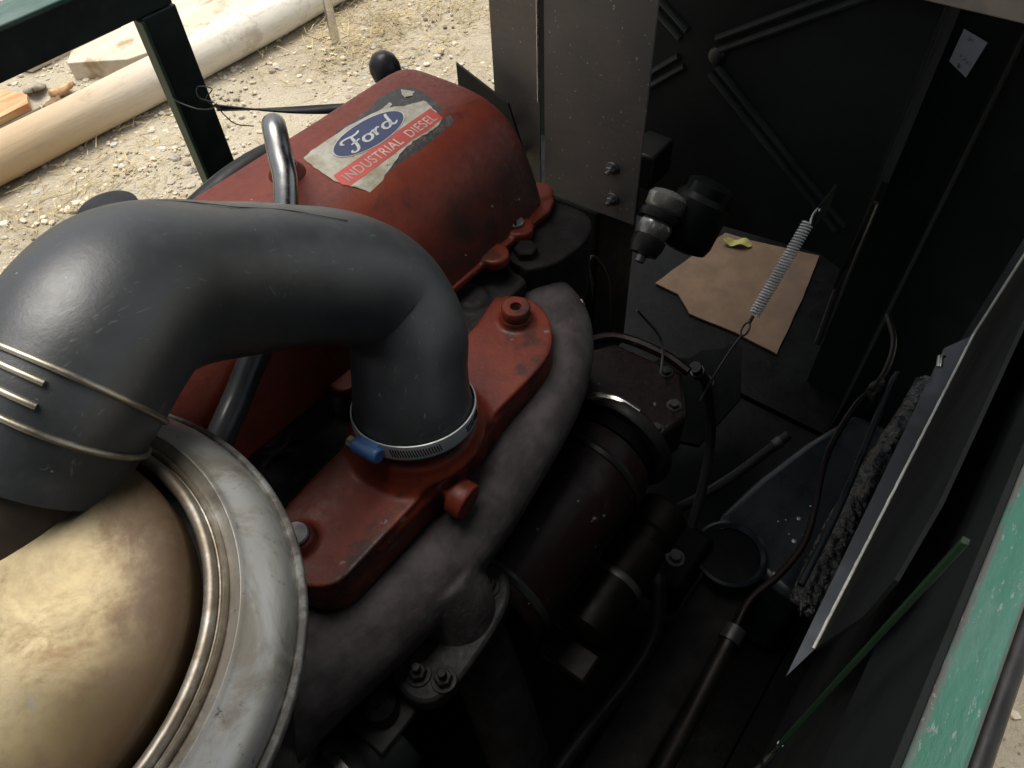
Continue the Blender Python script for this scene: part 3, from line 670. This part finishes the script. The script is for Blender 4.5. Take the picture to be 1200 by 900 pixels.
bm = bmesh.new(); lathe(bm, [(.02, 0), (.028, .004), (.030, .012), (.030, .115), (.026, .118), (.026, .130), (.030, .133), (.030, .165), (.024, .172)], M, 36); fin('body', bm, 'brass_dark', t)
bm = bmesh.new(); lathe(bm, [(.0312, .06), (.0322, .064), (.0312, .068)], M, 36, False, False); fin('band', bm, 'dark_steel', t)
bm = bmesh.new(); tube(bm, [(.25, .172, .735), (.32, .176, .745)], .006, 10); fin('solenoid_rod', bm, 'dark_steel', t)
bm = bmesh.new(); box(bm, (.21, .11, .66), (.245, .17, .70)); fin('mount_bracket', bm, 'brass_dark', t, 30, .004)
keep(t)
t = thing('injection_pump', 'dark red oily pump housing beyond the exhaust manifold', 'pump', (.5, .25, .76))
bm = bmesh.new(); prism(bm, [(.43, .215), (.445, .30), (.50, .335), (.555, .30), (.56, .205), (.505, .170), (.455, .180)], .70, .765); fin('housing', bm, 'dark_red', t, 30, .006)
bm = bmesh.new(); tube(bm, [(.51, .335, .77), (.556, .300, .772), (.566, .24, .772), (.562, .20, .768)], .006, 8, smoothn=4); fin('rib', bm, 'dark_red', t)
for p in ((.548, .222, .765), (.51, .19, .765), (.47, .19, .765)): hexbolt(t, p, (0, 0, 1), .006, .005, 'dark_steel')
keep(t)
# lower left pump
t = thing('fuel_lift_pump', 'black cylindrical pump with steel strap under the exhaust manifold', 'pump', (0, .2, .83))
M = axisM((-.12, .205, .82), (1, -.1, .05))
bm = bmesh.new(); lathe(bm, [(.03, 0), (.038, .005), (.040, .02), (.040, .135), (.036, .145), (.030, .150)], M, 40); fin('body', bm, 'dark_plastic', t)
bm = bmesh.new(); lathe(bm, [(.0405, .1315), (.0425, .1325), (.0425, .1395), (.0405, .1405)], M, 48, False, False); fin('strap', bm, 'bright_steel', t)
M2 = M @ Matrix.Translation((0, 0, .15))
bm = bmesh.new(); lathe(bm, [(.030, 0), (.031, .004), (.031, .022), (.027, .03)], M2, 36); fin('end_cap', bm, 'black_paint', t)
bm = bmesh.new(); box(bm, (.036, .175, .858), (.082, .222, .862)); fin('top_bracket', bm, 'worn_black', t, 30, .002)
bm = bmesh.new(); lathe(bm, [(.012, 0), (.0135, .006), (.012, .016), (.006, .021)], Matrix.Translation((.060, .197, .862)), 24); fin('cap_knob', bm, 'black_rubber', t)
hexbolt(t, (.030, .168, .842), (0, -.5, .8), .005, .006, 'bolt_steel')
keep(t)

# lever knob beyond cover
t = thing('lever', 'black rounded lever knob behind the red rocker cover', 'lever', (.505, .565, .9))
bm = bmesh.new(); lathe(bm, [(.008, -.012), (.012, -.006), (.0155, .004), (.0162, .014), (.014, .022), (.008, .028), (.002, .0295)], axisM((.503, .562, 1.050), (-.15, .2, 1)), 28); fin('knob', bm, 'dark_plastic', t)
bm = bmesh.new(); tube(bm, [(.507, .560, 1.045), (.515, .55, .85)], .006, 10); fin('shaft', bm, 'dark_steel', t); keep(t)

# ================================================================ AIR CLEANER
ac = thing('air_cleaner', 'stained brassy domed air cleaner lid in the lower left corner', 'air cleaner', (-.054, .275, 1.0))
AXC = axisM((-0.0499, 0.2512, 1.1375), (-.022, -.095, 1)) @ Matrix.Scale(.915, 4); ac.matrix_world = AXC
def acpart(name, prof, mat, seg=128, wob=.0004):
    bm = bmesh.new(); lathe(bm, prof, Matrix(), seg, False, False)
    for v in bm.verts: v.co.z += wob * noise.noise(Vector((v.co.x * 30, v.co.y * 30, 0)))
    o = fin(name, bm, mat, ac, 60); return o
acpart('rim', [(.1355, -.008), (.1392, -.006), (.1408, 0), (.1400, .0035), (.1375, .0045), (.1360, .003)], 'rim_metal')
acpart('outer_shell', [(.1362, .0030), (.1355, .008), (.133, .0150), (.129, .0205), (.1245, .0240), (.1205, .0262), (.1180, .0280), (.1172, .0298), (.1164, .0300), (.1156, .0286), (.1120, .0270), (.1108, .0266)], 'rim_metal', 160)
acpart('sealing_bead', [(.1108, .0262), (.1104, .0290), (.1093, .0305), (.1080, .0300), (.1072, .0280)], 'rim_metal')
acpart('inner_ring', [(.1080, .0285), (.1068, .0285), (.1062, .0318), (.1045, .0328), (.1015, .0325), (.1002, .0300), (.1000, .0180)], 'rim_metal')
acpart('groove', [(.1004, .0190), (.0975, .0185), (.0960, .0190)], 'black_grease')
acpart('dome', [(.0965, .0180), (.0962, .0330), (.0950, .0365), (.0920, .0385), (.088, .0405), (.080, .0435), (.070, .0465), (.056, .0500), (.040, .0525), (.020, .0540), (.0005, .0545)], 'dome_metal', 160, .0012)
acpart('canister', [(.125, -.008), (.105, -.02), (.092, -.035), (.090, -.30), (.08, -.31), (.001, -.31)], 'dark_steel', 64)
# outlet neck
acinv = AXC.inverted()
bm = bmesh.new(); P = [acinv @ Vector(p) for p in ((-.024, .280, 1.158), (-.012, .2825, 1.170), (.0073, .2852, 1.1846))]
tube(bm, P, [.050, .043, .0395], 48, True, 5); fin('outlet_neck', bm, 'shaded_neck_steel', ac)

# ================================================================ AIR HOSE
ah = thing('air_hose', 'thick grey rubber elbow hose from air cleaner to red manifold', 'hose', (.11, .30, 1.03))
HP = [(.0073, .2852, 1.1846), (.0188, .2856, 1.1921), (.0309, .2857, 1.1997), (.0451, .2881, 1.206), (.0627, .2939, 1.211), (.0852, .3044, 1.2087), (.1115, .3140, 1.1940), (.1415, .3170, 1.1730), (.1760, .3160, 1.1505), (.2072, .3075, 1.1292), (.2280, .2968, 1.1036), (.2279, .2811, 1.0800), (.2170, .2735, 1.0570), (.2085, .2672, 1.0375), (.2060, .2650, 1.0270), (.2052, .2645, 1.0205)]
HR = [.0410, .0412, .0415, .0420, .0428, .0432, 0.0430, .0425, .0422, .0418, .0412, .0402, .0402, .0415, .0430, .0432]
bm = bmesh.new(); tube(bm, HP, HR, 72, True, 8)
for v in bm.verts: v.co += Vector((noise.noise(v.co * 22), noise.noise(v.co * 22 + Vector((9, 0, 0))), noise.noise(v.co * 22 + Vector((0, 9, 0))))) * .0010
hose = fin('rubber_elbow', bm, 'hose_rubber', ah, 60)
HS = spline(HP, 8); HRS = [v.x for v in spline([(r, 0, 0) for r in HR], 8)]
def frame(i):
    t = (HS[min(i + 1, len(HS) - 1)] - HS[max(i - 1, 0)]).normalized(); return HS[i], t, HRS[i]
def wire(off, r_w, a0, a1, name, i0, tail=0):
    c, t, r = frame(i0); c = c + t * off; a = t.orthogonal().normalized(); b = t.cross(a)
    pts = []
    for k in range(97):
        q = a0 + (a1 - a0) * k / 96; pts.append(c + (r + r_w * .7) * (math.cos(q) * a + math.sin(q) * b))
    bm = bmesh.new(); tube(bm, pts, r_w, 10); return fin(name, bm, 'wire_steel', ah)
# rolled wire clamps near the air cleaner
TA, TB = 1.4, .35
def ang(i0, target):
    c, t, r = frame(i0); a = t.orthogonal().normalized(); b = t.cross(a); d = Vector(target) - c; return math.atan2(d.dot(b), d.dot(a))
tgt = (-.05, .20, 1.215)
A1 = ang(9, (.0, .18, 1.25))
wire(0, .0015, 0, 2 * math.pi, 'wire_clamp', 23); wire(0, .0015, 0, 2 * math.pi, 'wire_clamp', 15)
A2 = ang(17, (.0267, .2611, 1.2294))
wire(0, .0015, A2 - TA, A2, 'clamp_tail', 21); wire(0, .0015, A2 - TA, A2 + .04, 'clamp_tail', 18)
seam = []
for i in range(46, 70):
    c_, tt, r_ = frame(i); u_ = (Vector((0, 0, 1)) + Vector((-.25, -.10, 0)) + Vector((.1, .1, 0)) * ((i - 30) / 60)); u_ = (u_ - u_.dot(tt) * tt).normalized(); seam.append(c_ + u_ * (r_ + .00005))
bm = bmesh.new(); tube(bm, seam, .00028, 6); fin('mould_seam', bm, 'hose_rubber', ah)
# worm clamp at the manifold end
IW = len(HS) - 1 - 7
c, t_, r = frame(len(HS) - 9); t_ = Vector((-.15, -.12, -1)).normalized()
MC = axisM(c, -t_, 0); rC = .0436
bm = bmesh.new(); lathe(bm, [(rC, -.0060), (rC + .0010, -.0058), (rC + .0013, 0), (rC + .0010, .0058), (rC, .0060)], MC, 96, False, False)
fin('clamp_band', bm, 'band_steel', ah, 40)
inv = MC.inverted(); tg = inv @ Vector((.168, .263, 1.028)); a0 = math.atan2(tg.y, tg.x)
import math as _m
for k in range(30):
    q = a0 + .36 + k * .042
    if k > 18: q += .5
    bm = bmesh.new(); Mk = MC @ Matrix.Rotation(q, 4, 'Z') @ Matrix.Translation((rC + .00135, 0, 0)) @ Matrix.Rotation(.25, 4, 'X')
    box(bm, (-.0002, -.00035, -.0032), (.0002, .00035, .0032), Mk); fin('band_slot', bm, 'black_grease', ah, 0)
Mh = MC @ Matrix.Rotation(a0, 4, 'Z') @ Matrix.Translation((rC + .0050, 0, 0))
bm = bmesh.new(); 
tube(bm, [Mh @ Vector((0, -.0115, 0)), Mh @ Vector((0, -.010, 0)), Mh @ Vector((0, .010, 0)), Mh @ Vector((0, .0115, 0))], [.0048, .0060, .0060, .0048], 16); box(bm, (-.0045, -.0085, -.0062), (-.001, .0085, .0062), Mh)
hs = fin('clamp_housing', bm, 'blue_plastic', ah, 40, .0006)
bm = bmesh.new(); lathe(bm, [(.0034, 0), (.0042, .001), (.0042, .0055), (.003, .006)], Mh @ Matrix.Translation((0, -.0112, 0)) @ Matrix.Rotation(R(90), 4, 'X'), 6); fin('clamp_screw', bm, 'wire_steel', ah, 30)
keep(ah)
SG = None

# ================================================================ BREATHER TUBE
t = thing('breather_tube', 'shiny bent steel tube rising from the cover behind the hose', 'tube', (.268, .423, 1.12))
BP = [(.2691, .4308, 1.118), (.2691, .4308, 1.140), (.2685, .4280, 1.158), (.264, .4205, 1.169), (.2565, .4100, 1.1700), (.247, .398, 1.161), (.235, .384, 1.149), (.2050, .3640, 1.122), (.165, .348, 1.092), (.125, .338, 1.073), (.097, .330, 1.060), (.055, .330, 1.020), (.02, .335, .97)]
bm = bmesh.new(); tube(bm, BP, .0082, 24, True, 7); fin('steel_tube', bm, 'tube_steel', t)
bm = bmesh.new(); tube(bm, [(.172, .3505, 1.098), (.150, .3450, 1.086), (.125, .3385, 1.072), (.097, .330, 1.060), (.055, .330, 1.020), (.02, .335, .97)], .0094, 20, smoothn=6); fin('rubber_sleeve', bm, 'glossy_rubber', t)
bm = bmesh.new(); lathe(bm, [(.0145, 0), (.0135, .004), (.0105, .008), (.0095, .010)], Matrix.Translation((.2691, .4308, 1.1205)), 28); fin('base_boss', bm, 'red_paint', t); keep(t)

# strap with wire
t = thing('tie_strap', 'black rubber strap hooked by wire to the frame post', 'strap', (.40, .76, 1.0))
bm = bmesh.new(); A, B = Vector((.402, .742, 1.009)), Vector((.520, .640, .984)); n = 24; prev = None
for i in range(n + 1):
    k = i / n; p = A.lerp(B, k) + Vector((0, 0, -.003 * math.sin(math.pi * k))); tw = .5 + 2.2 * k
    d = (B - A).normalized(); u = Vector((0, 0, 1)); s_ = d.cross(u); o_ = (u * math.cos(tw) + s_ * math.sin(tw)) * .0055
    q = (bm.verts.new(p + o_), bm.verts.new(p - o_))
    if prev: bm.faces.new((prev[0], prev[1], q[1], q[0]))
    prev = q
o = fin('rubber_band', bm, 'black_rubber', t, 60); m_ = o.modifiers.new('s', 'SOLIDIFY'); m_.thickness = .0022; m_.offset = 0
bm = bmesh.new(); tube(bm, [A + Vector(p) for p in ((.004, -.003, 0), (0, 0, .004), (-.004, .003, 0), (-.012, .02, -.002), (-.02, .045, .004), (-.014, .06, .004))], .0008, 6, smoothn=5)
tube(bm, [A + Vector(p) for p in ((0, 0, 0), (-.006, .004, .012), (.002, -.002, .022), (-.008, .008, .026), (-.010, .010, .014), (0, 0, .006))], .0007, 6, smoothn=5)
tube(bm, [A + Vector(p) for p in ((.002, 0, 0), (.004, -.004, -.010), (.012, -.008, -.024), (.028, -.016, -.032))], .0007, 6, smoothn=5); fin('tie_wire', bm, 'dark_steel', t)
keep(t)

# ================================================================ THINGS DEEP IN THE BAY
t = thing('fuel_filter', 'shiny fuel filter with pale bowl below the wide grey panel', 'filter', (.73, .32, .83))
M = axisM((.690, .335, .812), (.62, .02, .55))
bm = bmesh.new(); lathe(bm, [(.010, -.020), (.018, -.018), (.022, -.006), (.022, .004), (.018, .006)], M, 32); fin('lower_cap', bm, 'dark_plastic', t)
bm = bmesh.new(); lathe(bm, [(.019, .006), (.0215, .012), (.0225, .022), (.019, .028)], M, 32); fin('glass_bowl', bm, 'filter_glass', t)
bm = bmesh.new(); lathe(bm, [(.026, .028), (.027, .032), (.027, .038), (.022, .040)], M, 32); fin('seal_ring', bm, 'black_rubber', t)
bm = bmesh.new(); lathe(bm, [(.022, .040), (.0255, .044), (.0265, .058), (.022, .064), (.012, .067)], M, 32); fin('filter_head', bm, 'filter_glass', t)
bm = bmesh.new(); lathe(bm, [(.004, -.030), (.007, -.028), (.007, -.019)], M, 12); fin('drain_plug', bm, 'filter_glass', t)
bm = bmesh.new(); lathe(bm, [(.020, -.045), (.034, -.040), (.037, -.030), (.037, .025), (.030, .032), (.030, .045), (.018, .050)], axisM((0.756, 0.305, 0.820), (.5, -.1, .8)), 40); fin('pump_body', bm, 'black_paint', t)
bm = bmesh.new(); box(bm, (.745, .37, .84), (.80, .41, .89)); fin('bracket', bm, 'black_paint', t, 30, .004)
keep(t)

bm = bmesh.new(); M = Matrix.Translation((0, 0, .312))
prism(bm, [(1.1154, .5131), (1.2065, .4972), (1.351, .4673), (1.3593, .4078), (1.3962, .2624), (1.2496, .2379), (1.0753, .2148), (1.0815, .3064), (1.0753, .4081), (1.1135, .4556)], 0, .004, M)
for e_ in range(2): bmesh.ops.subdivide_edges(bm, edges=[e for e in bm.edges if e.calc_length() > .03], cuts=2)
for v in bm.verts: v.co += Vector((noise.noise(v.co * 30), noise.noise(v.co * 30 + Vector((4, 0, 0))), 0)) * .0012
c_ = fin('cardboard_sheet', bm, 'cardboard', None, 30); tag(c_, 'tan cardboard sheet lying beyond the bay under the spring', 'cardboard')
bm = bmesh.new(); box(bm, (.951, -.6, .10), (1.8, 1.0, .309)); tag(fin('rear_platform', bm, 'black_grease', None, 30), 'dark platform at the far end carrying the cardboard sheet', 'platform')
bm = bmesh.new(); NL = 12; rw = []
for i in range(NL + 1):
    u = i / NL * 2 - 1; wl = .013 * math.sqrt(max(0, 1 - u * u)) + .0006
    rw.append([bm.verts.new((1.325 + u * .012 + q * wl, .425 - u * .030, .322 + .005 * math.sin(u * 5) + .004 * q * q)) for q in (-1, -.3, .3, 1)])
for a_, b_ in zip(rw, rw[1:]):
    for k in range(3): bm.faces.new((a_[k], b_[k], b_[k + 1], a_[k + 1]))
o = fin('dry_leaf', bm, 'leaf_yellow', None, 180); m_ = o.modifiers.new('s', 'SOLIDIFY'); m_.thickness = .001; tag(o, 'crumpled yellow dry leaf at the far edge of the cardboard', 'leaf')

# spring
t = thing('tension_spring', 'bright coiled tension spring stretched down over the cardboard', 'spring', (.70, .17, .84))
A, B = Vector((.7440, .1640, .883)), Vector((.6640, .1725, .795)); d = (B - A); L = d.length; d.normalize(); a = d.orthogonal().normalized(); b = d.cross(a)
pts = [A + d * L * k / (34 * 12) + .0062 * (math.cos(2 * math.pi * k / 12) * a + math.sin(2 * math.pi * k / 12) * b) for k in range(34 * 12 + 1)]
bm = bmesh.new(); tube(bm, pts, .00125, 6); fin('coil', bm, 'spring_steel', t)
bm = bmesh.new(); tube(bm, [A + a * .006, A + a * .002 - d * .004, A - d * .012, A - d * .020 + a * .004, A - d * .016 + a * .008], .0012, 8, smoothn=4); fin('hook', bm, 'spring_steel', t)
bm = bmesh.new(); E0 = B + d * .002; tube(bm, [E0, E0 + d * .010], .0022, 8)
ctr = E0 + d * .018; loop = [ctr + .0085 * (math.cos(q) * -d + math.sin(q) * a) for q in [k * .35 for k in range(19)]]; tube(bm, loop, .0012, 8)
tube(bm, [E0 + d * .026, (.627, .178, .760), (.600, .181, .737), (.580, .184, .705)], .0016, 8, smoothn=4); fin('eye_rod', bm, 'dark_steel', t)
bm = bmesh.new(); box(bm, (.752, .158, .870), (.80, .161, .905)); fin('anchor_tab', bm, 'cowl_paint', t, 30, .001); keep(t)
bm = bmesh.new(); tube(bm, [(.90, .128, .83), (.875, .125, .72), (.862, .12, .60)], .006, 8, smoothn=3); tag(fin('support_rod', bm, 'dark_steel', None), 'thin dark upright rod right of the spring', 'rod')

# tank
t = thing('battery_box', 'dark blue grey glossy box with round cap deep at right', 'box', (.68, .05, .3))
bm = bmesh.new(); prism(bm, [(.86, .030), (.76, .070), (.665, .098), (.575, .116), (.545, .10), (.535, .05), (.52, .0), (.52, -.03), (.86, -.035)], .31, .50); fin('box_body', bm, 'tank_paint', t, 30, .012, 3)
bm = bmesh.new(); lathe(bm, [(.045, 0), (.049, .003), (.049, .007), (.045, .009), (.042, .006), (.040, .004)], Matrix.Translation((.527, .075, .500)), 48, False, False); fin('cap_ring', bm, 'tank_paint', t)
bm = bmesh.new(); lathe(bm, [(.040, 0), (.040, .002), (.036, .003)], Matrix.Translation((.527, .075, .500)), 40); fin('cap', bm, 'black_grease', t)
bm = bmesh.new(); rg = random.Random(3)
for k in range(14):
    x, y = rg.gauss(.60, .04), rg.gauss(.012, .010); s_ = .0008 + .0040 * rg.random() ** 2.5
    bmesh.ops.create_icosphere(bm, subdivisions=2, radius=s_, matrix=Matrix.Translation((x, y, .5005)) @ Matrix.Diagonal((1, 1, .5, 1)))
o = fin('oil_drops', bm, 'filter_glass', t, 180); o['kind'] = 'stuff'; keep(t)
# oily foam strip
bm = bmesh.new(); n = 70; m2 = 10; rows = []
for i in range(n + 1):
    k = i / n; x = .46 + .42 * k
    row = []
    for j in range(m2 + 1):
        u = j / m2; y = -.050 + (.037 + .006 * math.sin(k * 5)) * u; z = .60 + .010 * math.sin(math.pi * u) + .007 * noise.noise(Vector((x * 75, y * 75, 0))) + .003 * noise.noise(Vector((x * 200, y * 200, 5)))
        row.append(bm.verts.new((x, y, z)))
    rows.append(row)
for a_, b_ in zip(rows, rows[1:]):
    for j in range(m2): bm.faces.new((a_[j], b_[j], b_[j + 1], a_[j + 1]))
o = fin('foam_strip', bm, 'oily_foam', None, 180); m_ = o.modifiers.new('s', 'SOLIDIFY'); m_.thickness = .02; tag(o, 'lumpy wet black insulation strip beside the bright flange', 'insulation')
bm = bmesh.new(); tube(bm, [(.800, .004, .67), (.768, .004, .662), (.575, -.012, .652), (.46, -.016, .645)], .0045, 10, smoothn=4); tag(fin('grey_cable', bm, 'tank_paint', None), 'smooth grey cable running along the black insulation strip', 'cable')
t = thing('copper_line', 'thin brown pipe snaking down the right of the bay', 'pipe', (.6, .02, .65))
bm = bmesh.new(); tube(bm, [(.917, .054, .65), (.87, .030, .655), (.822, .020, .655), (.772, .020, .656), (.726, .029, .66), (.65, .030, .66), (.601, .023, .66), (.55, .010, .66), (.503, .002, .655), (.455, .008, .65), (.412, .021, .645), (.366, .019, .64)], .0042, 10, smoothn=5); fin('pipe', bm, 'copper_pipe', t)
bm = bmesh.new(); tube(bm, [(.372, .0195, .641), (.34, .018, .635), (.25, .014, .60), (.16, .012, .56), (.05, .010, .50)], .0095, 14, smoothn=4); fin('sleeve', bm, 'copper_pipe', t)
bm = bmesh.new(); tube(bm, [(.375, .0195, .642), (.358, .019, .639)], .0125, 14); fin('collar', bm, 'black_paint', t)
bm = bmesh.new(); bmesh.ops.create_icosphere(bm, subdivisions=3, radius=.013, matrix=Matrix.Translation((.765, .018, .658)) @ Matrix.Diagonal((1.7, .8, .8, 1)))
for v in bm.verts: v.co += Vector((1, 1, 1)) * .006 * noise.noise(v.co * 90)
fin('tape_wrap', bm, 'brass_dark', t); keep(t)
bm = bmesh.new(); tube(bm, [(.700, -.030, .80), (.712, -.026, .803), (.718, -.028, .800)], .0035, 10); tag(fin('bright_stud', bm, 'bright_steel', None), 'tiny bright stud end beside the top of the flange', 'stud')
t = thing('loose_wires', 'thin dark looped wires beside the thermostat housing', 'wires', (.5, .3, .9))
for P_ in ([(.478, .318, .96), (.492, .322, .955), (.505, .315, .93), (.50, .30, .90)], [(.482, .300, .93), (.505, .305, .935), (.515, .29, .90), (.51, .28, .84)], [(.55, .27, .84), (.56, .24, .80), (.53, .22, .78)]):
    bm = bmesh.new(); tube(bm, P_, .0016, 6, smoothn=6); fin('wire', bm, 'dark_steel', t)
keep(t)
t = thing('rubber_pipes', 'dark rubber fuel pipes running low through the bay', 'pipes', (.5, .15, .5))
for P_, r_ in (([(.58, .20, .76), (.62, .19, .68), (.60, .16, .58), (.50, .13, .50), (.38, .12, .47)], .007), ([(.44, .14, .55), (.36, .10, .50), (.22, .11, .48), (.10, .12, .47)], .010), ([(.80, .10, .45), (.72, .14, .40), (.62, .17, .42), (.53, .18, .50)], .008)):
    bm = bmesh.new(); tube(bm, P_, r_, 12, smoothn=6); fin('pipe', bm, 'black_rubber', t)
    bm = bmesh.new(); q0, q1 = Vector(P_[0]), Vector(P_[1]); tube(bm, [q0.lerp(q1, .15), q0.lerp(q1, .28)], r_ * 1.2, 12); fin('clip', bm, 'dark_steel', t)
keep(t)
t = thing('linkage_plate', 'black toothed linkage plate between the filter and the cardboard', 'plate', (.8, .3, .5))
bm = bmesh.new(); prism(bm, [(.74, .36), (.80, .34), (.83, .30), (.86, .29), (.88, .265), (.90, .26), (.905, .24), (.80, .19), (.68, .20), (.64, .30)], .47, .478); fin('plate', bm, 'black_grease', t, 30, .001)
hexbolt(t, (.70, .26, .478), (0, 0, 1), .008, .007, 'dark_steel'); hexbolt(t, (.80, .25, .478), (0, 0, 1), .008, .007, 'dark_steel'); keep(t)
# frame rail in the dark (diagonal dark members near the bottom)
t = thing('engine_mount', 'dark steel engine mount rail crossing the bottom of the bay', 'mount', (.2, .05, .4))
bm = bmesh.new(); box(bm, (-.30, .03, .42), (.55, .095, .46)); fin('rail', bm, 'cast_iron', t, 30, .004)
bm = bmesh.new(); box(bm, (.43, .10, .44), (.53, .30, .52)); fin('bracket', bm, 'black_grease', t, 30, .008)
hexbolt(t, (.47, .13, .52), (0, 0, 1), .009, .008, 'dark_steel'); keep(t)

# ================================================================ ADDED SKY BLOCKER (unseen sheets above the picture, shade the bay)
hd = thing('sky_blocker', 'unseen dark sheets added above the machine to block sky light', 'light blocker', (1.0, .2, 1.5))
bm = bmesh.new(); box(bm, (-.30, -.01, 1.60), (1.75, .19, 1.604)); box(bm, (.42, .1905, 1.60), (1.75, .62, 1.604)); fin('top_sheet', bm, 'cowl_paint', hd, 30)
bm = bmesh.new(); box(bm, (1.746, -.06, .1), (1.75, .62, 1.599)); fin('rear_sheet', bm, 'cowl_paint', hd, 30)
keep(hd)
# unseen dark boards, upright and overhead, added behind the camera to block sky light
wl = thing('rear_light_blocker', 'unseen dark boards added behind the viewer to block sky light', 'wall', (-.60, -.50, .1))
for k in range(9):
    u = (k - 4) * .146; c0 = Vector((-.60, -.50, 1.15)) + Vector((.64, -.77, 0)) * u
    bm = bmesh.new(); box(bm, (-.0715, -.012 - .003 * (k % 2), -1.05), (.0715, .012, 1.05), Matrix.Translation(c0) @ Matrix.Rotation(math.atan2(-.77, .64), 4, 'Z'))
    fin('board', bm, 'cowl_paint', wl, 30, .002)
bm = bmesh.new(); box(bm, (-1.3, -1.3, 2.22), (1.0, -.34, 2.25)); fin('overhead_blocker', bm, 'cowl_paint', wl, 30)
bm = bmesh.new(); box(bm, (.93, -1.3, .1), (1.0, -1.23, 2.219)); fin('blocker_post', bm, 'cowl_paint', wl, 30)
keep(wl)
